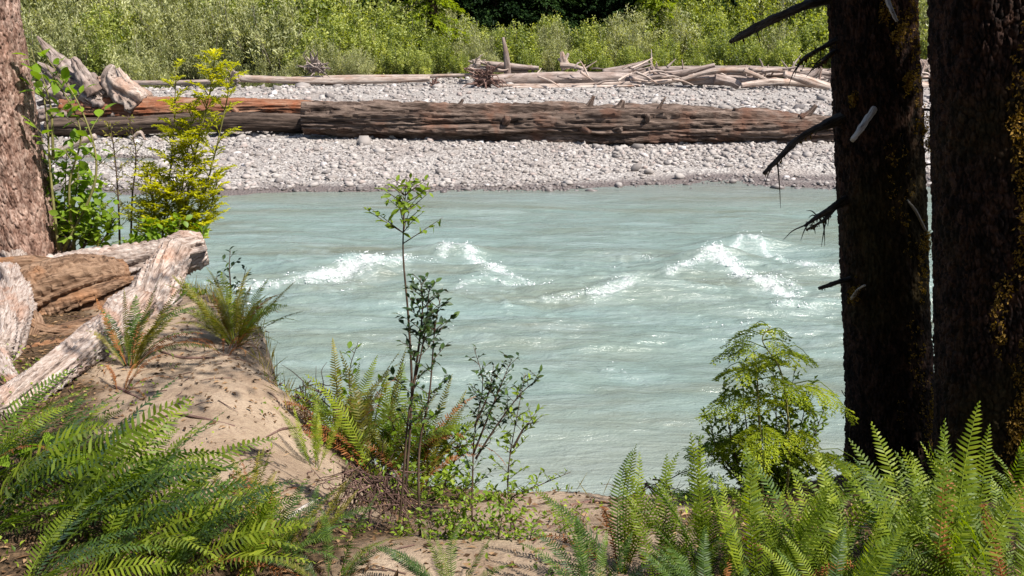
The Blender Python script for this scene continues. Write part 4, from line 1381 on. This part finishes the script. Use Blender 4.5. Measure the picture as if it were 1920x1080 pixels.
# left, by the driftwood and the path
fern(240, 690, .50, 26, [F_DEEP, F_OLD, F_DEEP], "dark fern between the driftwood roots and the path", 35, 1.5, dead=.1)
fern(225, 735, .30, 9, [F_DEAD, F_OLD], "withered brown fern at the foot of the bleached root", 30, 1.8, dead=.6)
fern(440, 648, .50, 40, [F_OLD, F_GREEN], "bushy yellow-green fern on the bank point beside the river", 40, 2.2, dead=.12)
fern(420, 665, .26, 12, [F_DEAD], "small skirt of dead fronds under the bushy bank fern", None, dead=1.0)
fern(595, 750, .50, 22, [F_OLD, F_DEEP], "dark sparse fern hanging on the path edge above the water", 70, 1.1, dead=.15)
fern(170, 470, .50, 9, [F_GREEN, F_OLD], "fern glowing green right of the reddish trunk", 60, .9, Y=7.7)
# centre clump
fern(640, 880, .54, 22, [F_OLD, F_UP], "tangled fern with orange dying fronds left of the thin sapling", 0, 1.4, dead=.4, Y=4.5)
fern(705, 880, .60, 34, [F_OLD, F_GREEN], "fullest olive fern of the centre clump on the bank edge", 10, 1.6, dead=.22, Y=4.42)
fern(775, 880, .54, 26, [F_OLD], "brownish fern behind the thin sapling stems", 30, 1.5, dead=.25, Y=4.4)
fern(590, 880, .30, 6, [F_UP], "small bright green fern standing upright right beside the path", 0, .8, tilt=(-.1, .2))
fern(815, 880, .34, 8, [F_OLD], "arching rusty fern right of the centre clump over the water", 80, .7, dead=.7)
# right
fern(1175, 930, .34, 11, [F_OLD, F_DEEP], "ragged dark fern on the sand edge right of the beach gap", 30, 1.4, dead=.2)
RF = [(1115, 1150, .34, "dark fern at the bottom centre right of the sand path", F_DEEP, F_DEEP), (1165, 1085, .44, "tall narrow fern in front of the sandy beach gap", F_DEEP, F_UP),
      (1240, 1130, .46, "fern with light tips at the bottom below the ragged dark fern", F_UP, F_DEEP), (1330, 1120, .48, "fern below the green huckleberry bush", F_UP, F_DEEP),
      (1425, 1150, .50, "upright fern holding an orange dead frond", F_UP, F_GREEN), (1510, 1110, .48, "fern directly left of the thinner dark trunk", F_GREEN, F_DEEP),
      (1600, 1150, .60, "tall fern in front of the thinner dark trunk base", F_UP, F_GREEN), (1690, 1070, .48, "shaded fern arching between the two dark trunks", F_DEEP, F_GREEN),
      (1755, 1150, .72, "tallest pale fern in front of the thick trunk", F_UP, F_GREEN), (1840, 1100, .56, "fern before the mossy side of the thick trunk", F_UP, F_DEEP),
      (1900, 1160, .62, "fern in the bottom right corner", F_UP, F_GREEN), (1960, 1080, .58, "fern cut by the right edge of the picture", F_GREEN, F_DEEP),
      (1330, 1180, .40, "low shaded fern at the bottom edge under the huckleberry bush", F_DEEP, F_DEEP), (1560, 1200, .46, "low fern at the bottom edge under the trunk", F_DEEP, F_GREEN)]
for k, (px, py, s, lab, a_, b_) in enumerate(RF):
    fern(px, py, s * (.9 if k < 6 else .80), 9 if k < 4 else 13, [a_, a_, b_], lab, random.uniform(-25, 25), 1.15, tilt=(-.1, .42), dead=.05 if k != 4 else .2)

# ------------------------------------------------------------------ saplings and shrubs
_lf = {}


def leaf_mesh(mat, asp=.5):
    """single ovate leaf, 1 long, along +Y"""
    key = (mat.name, asp)
    if key in _lf: return _lf[key]
    g = G()
    prof = [(0, 0), (.15, .55), (.42, 1.0), (.72, .72), (1.0, 0)]
    V = []
    for t, w in prof[1:-1]:
        V += [(-w * asp * .5, t, .07 * w - .1 * t * t), (0, t, -.1 * t * t), (w * asp * .5, t, .07 * w - .1 * t * t)]
    V = [(0, 0, 0)] + V + [(0, 1, -.12)]
    tr = [(0, 2, 1), (0, 3, 2), (7, 8, 10), (8, 9, 10)]
    qd = [(1, 2, 5, 4), (2, 3, 6, 5), (4, 5, 8, 7), (5, 6, 9, 8)]
    g.add(V, qd, tr, .5)
    _lf[key] = g.mesh("leaf", mat, True)
    return _lf[key]


def dirquat(d, rng):
    return (Vector(d).to_track_quat('Y', 'Z').to_matrix().to_4x4() @ Matrix.Rotation(rng.gauss(0, .5), 4, 'Y')).to_euler()


def plant(name, label, cat, stems, Y, r0px, leafmat, leaf_px, twig_n=14, twig_px=40, leaf_per=7, f0=.3, separate=True, stemmat=M_STEM, seed=1, asp=.5, up=.6, base=None, depth=.6, taper=.2, fine_mat=None, maxleaf=290, curve=0.0, group=None, flat=False):
    """stems: list of photo polylines from the base up; twigs leave them alternately and carry alternate leaves"""
    rng = random.Random(seed)
    sc = pxs(Y, 2.5)
    S0 = [np.array(pl(s_, Y)) for s_ in stems]
    e = empty(name, S0[0][0])
    LP, LD, LS, SO = [], [], [], []
    for si, P in enumerate(S0):
        g = G()
        C = tube(g, P, [r0px * sc, r0px * sc * .6, r0px * sc * taper], 6, 24, None, rng.uniform(.4, .6), seed=si)
        n = twig_n if np.isscalar(twig_n) else twig_n[si]
        for k in range(n):
            f = f0 + (1 - f0) * (k + rng.random() * .6) / n
            i = min(int(f * 24), 23)
            p = C[i]; T = C[i + 1] - C[i]; T = T / np.linalg.norm(T)
            a = k * 2.4 + rng.uniform(-.5, .5)
            o_ = np.array([math.cos(a), math.sin(a) * depth, 0])
            d = o_ * (1 - up * .5) + np.array([0, 0, up]) * 1.0
            d /= np.linalg.norm(d)
            L = twig_px * sc * (1.15 - .75 * (f - f0) / (1 - f0)) * rng.uniform(.6, 1.2)
            q1 = p + d * L * .5; q2 = p + d * L + np.array([0, 0, -curve * L]) + np.array([rng.gauss(0, .05), rng.gauss(0, .05), 0]) * L
            c2 = tube(g, [p, q1, q2], [r0px * sc * .3, r0px * sc * .2, .0006], 4, 6, None, .5)
            m_ = max(2, int(leaf_per * L / (twig_px * sc)))
            for j in range(m_):
                t = .15 + .85 * (j + .5) / m_
                ii = min(int(t * 6), 5)
                lp = c2[ii] + (c2[ii + 1] - c2[ii]) * (t * 6 - ii)
                tg = c2[ii + 1] - c2[ii]; tg /= np.linalg.norm(tg) + 1e-9
                sd = np.cross(tg, [0, 0, 1.]) if flat else np.array([rng.gauss(0, 1), rng.gauss(0, 1), rng.gauss(0, .5)])
                sd = sd / (np.linalg.norm(sd) + 1e-9) * (1 if j % 2 else -1)
                ld = tg * .6 + sd * .9
                LP.append(lp); LD.append(ld / np.linalg.norm(ld)); LS.append(si)
        SO.append(part("stem", g, stemmat, e))
    n = len(LP)
    order = list(range(n)); rng.shuffle(order)
    org = S0[0][0]
    if separate:
        lm = leaf_mesh(leafmat, asp)
        sep = order[:maxleaf]
        for k in sep:
            s_ = leaf_px * sc * rng.uniform(.65, 1.25)
            link("leaf", lm, SO[LS[k]], LP[k] - org, dirquat(LD[k], rng), s_)
        rest = order[maxleaf:]
    else:
        rest = order
    if rest:
        r2 = np.random.default_rng(seed)
        g = G(); m_ = len(rest)
        Lg = leaf_px * sc * r2.uniform(.65, 1.25, m_)
        leaves(g, np.array([LP[k] for k in rest]), np.array([LD[k] for k in rest]), rdir(m_, r2) * .7 + [0, -.2, .8], Lg, Lg * asp, np.clip(r2.normal(.5, .2, m_), 0, 1))
        part("foliage", g, fine_mat or leafmat, e, False, kind="stuff")
    tag(e, label, cat, group)
    return e


YS = 3.4
plant("sapling", "tallest thin sapling with a leafy tuft high over the rapids", "sapling", [[(752, 1090), (762, 900), (772, 740), (766, 600), (756, 480), (758, 400), (762, 335)]], YS, 3.4, L_HUCK, 17, 22, 78, 8, .74, seed=3, asp=.5, depth=.8, up=.5)
plant("sapling", "dark leaved sapling leaning against the tallest thin sapling", "sapling", [[(735, 1095), (752, 950), (766, 780), (790, 660), (800, 600), (805, 535)], [(790, 1080), (785, 860), (805, 740), (815, 620), (826, 560)], [(770, 760), (784, 660), (792, 580), (788, 520)]], YS - .15, 3.0, L_DARKLEAF, 15, [24, 20, 18], 58, 9, .38, seed=4, asp=.5, depth=.8)
plant("sapling", "slender sapling with feathery crown left of the open water", "sapling", [[(885, 1000), (886, 900), (890, 810), (905, 720), (888, 650)], [(888, 850), (920, 770), (940, 720), (962, 668)], [(892, 860), (930, 800), (975, 740), (1015, 705)], [(890, 800), (915, 740), (925, 690)]], YS + .3, 2.3, L_DARKLEAF, 12, [20, 18, 18, 12], 52, 10, .2, seed=5, asp=.42, depth=.8)
plant("sapling", "forked sapling right of the feathery sapling, leaning over the sand", "sapling", [[(962, 1090), (958, 980), (952, 900), (962, 820), (985, 700)], [(990, 1095), (968, 1000), (955, 940), (1000, 915), (1070, 885)], [(962, 840), (985, 800), (1010, 790)]], YS, 2.6, L_HUCK, 13, [22, 16, 8], 54, 9, .25, seed=6, asp=.42, depth=.8)
plant("shrub", "low bright green bush around the sapling bases at the bottom", "bush", [[(900, 1080), (890, 1000), (880, 930)], [(930, 1085), (935, 1010), (945, 950)], [(870, 1085), (850, 1020), (835, 960)], [(960, 1085), (985, 1040), (1000, 990)]], YS - .2, 2.4, L_SHRUB, 11, 26, 64, 13, .05, seed=7, asp=.5)
plant("shrub", "yellow-green leafy shrub clinging behind the centre ferns", "bush", [[(800, 935), (800, 850), (790, 770)], [(820, 935), (850, 870), (868, 820)], [(780, 935), (760, 860), (730, 780)]], 4.5, 3, L_SHRUB, 15, 18, 60, 9, .15, seed=8, asp=.6)
plant("shrub", "leafy twigs with reddish stems behind the orange dying fern", "bush", [[(650, 860), (660, 780), (655, 700), (672, 640)], [(640, 850), (625, 770), (640, 700)], [(690, 850), (705, 780), (725, 700)]], 4.9, 2.4, L_SHRUB, 15, 9, 40, 6, .35, seed=9, asp=.6)
plant("shrub", "small dark twiggy plant rising from the bushy bank fern", "bush", [[(430, 620), (432, 540), (430, 500), (432, 468)], [(432, 600), (450, 550), (462, 500)], [(430, 600), (415, 550), (405, 520)]], 6.6, 2.0, L_DARKLEAF, 12, 7, 30, 5, .3, seed=10, asp=.5)
plant("huckleberry_bush", "rounded green huckleberry bush left of the dark trunks", "bush",
      [[(1430, 950), (1425, 830), (1415, 690)], [(1440, 950), (1470, 830), (1490, 690)], [(1410, 950), (1375, 840), (1355, 720)], [(1450, 940), (1505, 860), (1545, 770)], [(1420, 940), (1365, 880), (1315, 840)], [(1440, 940), (1455, 800), (1448, 670)],
       [(1445, 940), (1505, 900), (1560, 870)], [(1430, 940), (1400, 800), (1390, 680)], [(1425, 940), (1350, 850), (1330, 780)], [(1450, 940), (1490, 840), (1520, 720)], [(1435, 945), (1420, 880), (1380, 820)], [(1445, 945), (1475, 880), (1500, 820)]],
      4.4, 2.2, L_HUCK, 12, 25, 52, 14, .08, seed=12, asp=.55, up=.7)
plant("groundcover_shrub", "shaded small-leaved shrub on the ground left of the root ball", "bush", [[(560, 1080), (540, 1020), (520, 980)], [(600, 1085), (610, 1020), (630, 970)], [(500, 1085), (470, 1030), (455, 990)], [(650, 1085), (640, 1040), (600, 1000)]], 3.2, 2.0, L_HUCK, 9, 22, 56, 13, .05, seed=13, asp=.5)
plant("shrub", "pale green broad-leaved shrub above the left corner ferns", "bush", [[(60, 960), (80, 880), (110, 840)], [(40, 960), (20, 890), (-10, 860)], [(80, 960), (120, 900), (130, 850)]], 3.6, 2.5, L_SHRUB, 42, 5, 60, 4, .4, seed=14, asp=.7)

plant("shrub", "leafy tangle at the foot of the tallest thin sapling", "bush", [[(700, 1085), (690, 1030), (670, 980)], [(800, 1085), (810, 1010), (800, 960)], [(840, 1085), (850, 1000), (860, 950)], [(770, 1085), (760, 1020), (745, 990)]], 3.2, 2.4, L_HUCK, 11, 16, 55, 11, .1, seed=15, asp=.5)
plant("shrub", "dark leafy shrub on the bank edge right of the root mass", "bush", [[(800, 980), (820, 930), (850, 890)], [(840, 980), (860, 930), (900, 900)], [(780, 980), (770, 920), (780, 880)], [(870, 985), (900, 950), (930, 930)]], 4.2, 2.4, L_HUCK, 13, 16, 50, 10, .1, seed=16, asp=.55)
plant("shrub", "low mixed seedlings between the corner ferns and the bright upright fern", "bush", [[(340, 1085), (350, 1040), (360, 1000)], [(300, 1085), (290, 1050), (280, 1020)], [(480, 1085), (490, 1040), (500, 1010)]], 3.0, 2.0, L_SHRUB, 13, 10, 40, 7, .2, seed=17, asp=.6)
plant("shrub", "thin twiggy shrub standing on the sandy gap before the ferns", "bush", [[(1060, 1085), (1075, 1020), (1100, 960)], [(1040, 1085), (1090, 1030), (1140, 990)], [(1080, 1085), (1060, 1000), (1050, 940)]], 3.3, 2.4, L_HUCK, 9, 8, 40, 5, .35, seed=18, asp=.5)

# left river edge: shrubs and the yellow-green sapling
plant("alder_sapling", "tall leafy stems beside the leaning reddish trunk", "sapling",
      [[(110, 470), (95, 330), (85, 200), (58, 90)], [(140, 470), (130, 350), (150, 240), (80, 110)], [(120, 470), (180, 330), (150, 200), (70, 85)], [(100, 300), (95, 200), (75, 130)]],
      7.9, 3, L_SHRUB, 26, [8, 9, 10, 5], 55, 4, .35, stemmat=M_STEM_GREEN, seed=20, asp=.6)
plant("shrub", "dense lime green shrub between the reddish trunk and the pool", "bush",
      [[(110, 480), (100, 380), (95, 290)], [(120, 480), (140, 380), (150, 290)], [(130, 480), (160, 400), (180, 330)], [(110, 480), (120, 400), (125, 280)], [(140, 480), (180, 430), (200, 380)], [(110, 480), (85, 400), (80, 320)]],
      8.1, 2.5, L_SHRUB, 17, 18, 50, 9, .15, stemmat=M_STEM_GREEN, seed=21, asp=.65)
plant("shrub", "darker green shrub behind the glowing fern", "bush", [[(150, 480), (170, 430), (180, 390)], [(170, 480), (200, 440), (215, 410)], [(140, 480), (140, 430), (150, 380)]], 7.9, 2.5, L_HUCK, 18, 14, 45, 8, .15, seed=22, asp=.6)
plant("shrub", "lime green shrub at the foot of the yellow-green sapling", "bush", [[(300, 500), (290, 450), (270, 420)], [(320, 500), (330, 450), (340, 410)], [(290, 500), (260, 470), (250, 460)], [(330, 500), (365, 460), (380, 430)]], 7.9, 2.2, L_SHRUB, 14, 16, 42, 9, .1, stemmat=M_STEM_GREEN, seed=23, asp=.7)
plant("shrub", "little lime plant rooted under the broken driftwood end", "bush", [[(340, 600), (335, 560), (330, 530)], [(345, 600), (360, 570), (375, 560)]], 6.9, 2, L_SHRUB, 13, 12, 34, 8, .1, stemmat=M_STEM_GREEN, seed=24, asp=.7)
plant("thin_sapling", "lacy olive sapling left of the yellow-green sapling", "sapling",
      [[(225, 475), (222, 380), (215, 290), (205, 225)], [(245, 475), (248, 370), (255, 290), (240, 215)]],
      8.3, 2.2, L_FERN_OLD, 7, 26, 45, 16, .15, separate=False, seed=25, asp=.35, curve=.2)


def conifer_sapling(label, stems, Y, mat, width_px, seed, n_br=34, leaf_px=6, f0=.05, droop=.25, rise=.55, stemmat=M_STEM_GREEN, name="hemlock_sapling", r0=3.0, density=1.0, rng_w=None):
    """young conifer: limbs carry flat feathery sprays of tiny needles; each limb is a part"""
    rng = np.random.default_rng(seed)
    sc = pxs(Y, 2.5)
    S0 = [np.array(pl(s_, Y)) for s_ in stems]
    e = empty(name, S0[0][0])
    g = G()
    for si, P in enumerate(S0):
        C = tube(g, P, [r0 * sc, r0 * sc * .6, sc * .7], 6, 30, None, .5, seed=si)
        n = int(n_br * (1 if si == 0 else .75))
        for k in range(n):
            f = f0 + (1 - f0) * (k + rng.random()) / n
            i = min(int(f * 30), 29)
            p = C[i] + (C[i + 1] - C[i]) * (f * 30 - i)
            a = k * 2.399 + rng.uniform(-.4, .4)
            L = width_px * sc * (1.05 - .8 * f) * rng.uniform(.6, 1.2) + 6 * sc
            h = np.array([math.cos(a), math.sin(a) * .8, 0])
            b1 = p + h * L * .5 + np.array([0, 0, rise * L * .45]); b2 = p + h * L + np.array([0, 0, rise * L * .5 - droop * L * .4])
            gl = G()
            tube(gl, [p, b1, b2], [sc * 1.1, sc * .8, sc * .3], 4, 6, None, .3)
            # side sprays
            ns = max(4, int(L / (7 * sc)))
            PP, DD = [], []
            for j in range(ns):
                t = .12 + .88 * (j + .5) / ns
                q_ = (1 - t) ** 2 * p + 2 * t * (1 - t) * b1 + t * t * b2
                tg = 2 * (1 - t) * (b1 - p) + 2 * t * (b2 - b1); tg /= np.linalg.norm(tg)
                sd = np.cross(tg, [0, 0, 1.]); sd /= np.linalg.norm(sd) + 1e-9
                for sg in (-1, 1):
                    l2 = L * .42 * (1.1 - t) * rng.uniform(.6, 1.2) + 3 * sc
                    d2 = tg * .75 + sd * sg * .8 + np.array([0, 0, rng.normal(.05, .2)]); d2 /= np.linalg.norm(d2)
                    m_ = max(3, int(l2 / (2.6 * sc) * density))
                    u = np.linspace(.1, 1, m_)[:, None]
                    PP.append(q_ + d2 * l2 * u + np.array([0, 0, -droop * .4 * l2]) * u ** 2)
                    sg2 = np.where(np.arange(m_) % 2, 1, -1)[:, None]
                    DD.append(d2 + np.cross(d2, [0, 0, 1.]) * sg2 * .8 + rng.normal(0, .2, (m_, 3)))
            PP = np.concatenate(PP); DD = np.concatenate(DD); m_ = len(PP)
            leaves(gl, PP, DD, rdir(m_, rng) * .4 + [0, 0, 1], leaf_px * sc * rng.uniform(.7, 1.3, m_), leaf_px * sc * .42, np.clip(rng.normal(.5, .15) + rng.normal(0, .12, m_), 0, 1))
            part("limb", gl, mat, e, False)
    part("stem", g, stemmat, e)
    tag(e, label, "sapling")
    return e


conifer_sapling("bright yellow-green young hemlock standing over the driftwood end",
                [[(325, 495), (345, 400), (368, 280), (392, 180), (404, 102)], [(300, 485), (312, 380), (325, 260), (330, 132)], [(335, 490), (372, 400), (400, 300), (425, 190), (432, 135)],
                 [(290, 485), (290, 400), (275, 320)], [(340, 490), (385, 420), (408, 340)], [(320, 480), (345, 330), (362, 200)]], 8.1, L_HEMLOCK, 58, 31, 34, 9.5, rise=1.6, droop=.05, density=1.3, r0=2.4)
conifer_sapling("drooping hemlock branches arching out of the huckleberry bush", [[(1475, 930), (1480, 820), (1465, 700), (1430, 640), (1445, 612)], [(1430, 930), (1425, 800), (1418, 690), (1412, 655)]], 4.3, L_HEM2, 165, 33, 15, 8, rise=.32, droop=1.1, name="hemlock_sapling", r0=2.6, f0=.12, density=1.3)
conifer_sapling("tiny dark spruce seedling left of the huckleberry bush", [[(1310, 960), (1311, 900), (1310, 828)]], 4.1, L_FERN_DEEP, 62, 34, 20, 7, rise=.35, droop=.1, name="spruce_seedling", stemmat=M_STEM, r0=3)

# ------------------------------------------------------------------ roots, litter, grass
def root_mass(label, px, py, Y, w, h, n, seed):
    rs_ = random.Random(seed)
    c = at_y(px, py, Y)
    e = empty("root_mass", c)
    sc = pxs(Y, 2.3)
    g = G()
    for k in range(n):
        x0 = rs_.uniform(-.9, .9) * w * .5; y0 = rs_.uniform(.1, 1) * h * .5
        a = rs_.gauss(-1.57, .75)
        pts = [np.array([x0, rs_.uniform(-.06, .1) / sc, y0])]
        for j in range(4):
            a += rs_.gauss(0, .55)
            pts.append(pts[-1] + np.array([math.cos(a), rs_.uniform(-.5, .3), math.sin(a)]) * rs_.uniform(12, 30))
        tube(g, [c + p_ * sc for p_ in pts], [rs_.uniform(.6, 1.9) * sc, .9 * sc, .35 * sc], 5, 12, None, rs_.uniform(.05, .6), seed=k)
    part("roots", g, M_ROOT, e, kind="stuff")
    tag(e, label, "roots")


def hitY(px, py): return float(hit(px, py)[1])


root_mass("tangled brown root mass hanging at the bank edge below the centre ferns", 695, 940, hitY(695, 985) - .05, 130, 110, 130, 2)
root_mass("exposed dark roots under the sparse fern on the path edge", 585, 765, 4.95, 70, 90, 50, 3)
root_mass("small root tangle beneath the ragged dark fern on the sand", 1230, 930, 4.45, 90, 40, 40, 4)
for k, (pts, r, lab) in enumerate([
        ([(280, 790), (330, 779), (380, 786), (440, 800)], 4, "long surface root crossing the path in front"),
        ([(215, 725), (235, 735), (262, 748)], 4, "short root at the path side near the withered fern"),
        ([(500, 820), (530, 806), (560, 802)], 2.5, "thin root near the right side of the path"),
        ([(300, 660), (340, 672), (400, 672)], 4, "root crossing the path behind the first one"),
        ([(520, 990), (560, 960), (600, 935)], 6, "pale fallen branch beside the root mass"),
        ([(1070, 948), (1110, 942), (1150, 946)], 4, "dark driftwood chunk on the sandy beach gap"),
        ([(1000, 1020), (1040, 985), (1080, 960)], 3, "slim fallen stick on the sand right of the saplings"),
        ([(640, 1060), (680, 1045), (710, 1030)], 4, "short fallen stick on the dirt at the bottom")]):
    P = [hit(a, b) for a, b in pts]
    P = [p_ + np.array([0, 0, .004]) for p_ in P]
    g = G(); sc = pxs(P[0][1], 2.5)
    tube(g, P, [r * sc * .5, r * sc, r * sc * .4], 8, 24, log_disp(.25, 900 + k, 1, .3), .4 + .1 * (k % 3), seed=k)
    o = link("surface_root" if k < 4 else "fallen_stick", g.mesh("root", M_ROOT if k != 4 else M_PALE, True, P[0]), loc=P[0])
    tag(o, lab, "root" if k < 4 else "stick")


def scatter_bank(n, x0, x1, y0, y1, dens):
    x = RNG.uniform(x0, x1, n); y = RNG.uniform(y0, y1, n)
    ye = np.interp(x, EDGE[:, 0], EDGE[:, 1])
    k = (y < ye + .15) & (RNG.uniform(0, 1, n) < dens(x, y))
    x, y = x[k], y[k]
    return np.stack([x, y, gz(x, y)], 1)


# dead needles, leaves and twigs on the soil
P = scatter_bank(42000, -4.5, 3.8, 1.8, 8.4, lambda x, y: 1.0 - .72 * path_mask(x, y))
g = G(); n = len(P)
leaves(g, P + [0, 0, .006], np.stack([RNG.normal(0, 1, n), RNG.normal(0, 1, n), RNG.normal(0, .25, n)], 1), rdir(n) * .5 + [0, 0, 1], RNG.uniform(.012, .05, n), RNG.uniform(.004, .02, n), RNG.uniform(0, 1, n))
o = link("leaf_litter", g.mesh("leaf_litter", L_LITTER, False)); tag(o, "brown leaf and needle litter on the bank", kind="stuff")
# dry grass on the bank point
g = G()
P = np.vstack([scatter_bank(5000, -3.2, -.9, 4.6, 7.7, lambda x, y: np.exp(-((y - np.interp(x, EDGE[:, 0], EDGE[:, 1]) + .1) / .28) ** 2)),
               scatter_bank(1500, -.9, 3.5, 4.0, 6.0, lambda x, y: .35 * np.exp(-((y - np.interp(x, EDGE[:, 0], EDGE[:, 1]) + .05) / .2) ** 2))])
n = len(P)
leaves(g, P, np.stack([RNG.normal(0, .45, n), RNG.normal(0, .45, n), np.ones(n)], 1), rdir(n), RNG.uniform(.04, .16, n), RNG.uniform(.003, .006, n), RNG.uniform(0, 1, n), .05)
o = link("dry_grass", g.mesh("dry_grass", L_GRASS, False)); tag(o, "dry yellow grass along the bank edge", kind="stuff")
# small green plants among the ferns
g = G()
P = scatter_bank(5200, -4.0, 3.8, 1.9, 5.2, lambda x, y: (1.0 - .93 * path_mask(x, y)) * (.35 + .65 * (fbm(x * 2, y * 2, seed=91) > .0)))
k = np.repeat(np.arange(len(P)), 5); n = len(k)
Q = P[k] + np.stack([RNG.normal(0, .03, n), RNG.normal(0, .03, n), RNG.uniform(.01, .11, n)], 1)
leaves(g, Q, rdir(n) + [0, 0, .4], rdir(n) * .5 + [0, 0, 1], RNG.uniform(.012, .03, n), RNG.uniform(.008, .016, n), RNG.uniform(0, 1, n))
o = link("ground_cover", g.mesh("ground_cover", L_HUCK, False)); tag(o, "low green ground cover between the ferns", kind="stuff")

# thin twigs and chips lying on the worn dirt
g = G()
P = scatter_bank(520, -3.2, 2.6, 2.2, 7.2, lambda x, y: 0 * x + .8)
for p in P:
    a = RNG.uniform(0, 6.28); L = RNG.uniform(.03, .17)
    q = p + np.array([math.cos(a) * L, math.sin(a) * L, 0]); q[2] = float(gz(q[0], q[1]))
    mth_ = (p + q) / 2 + RNG.normal(0, .08 * L, 3); mth_[2] = float(gz(mth_[0], mth_[1])) + .006
    tube(g, [p + [0, 0, .004], mth_, q + [0, 0, .005]], [.0025, .0022, .001], 4, 4, None, RNG.uniform(.1, .9))
o = link("twig_litter", g.mesh("twig_litter", M_ROOT)); tag(o, "thin dead twigs scattered over the bank", kind="stuff")
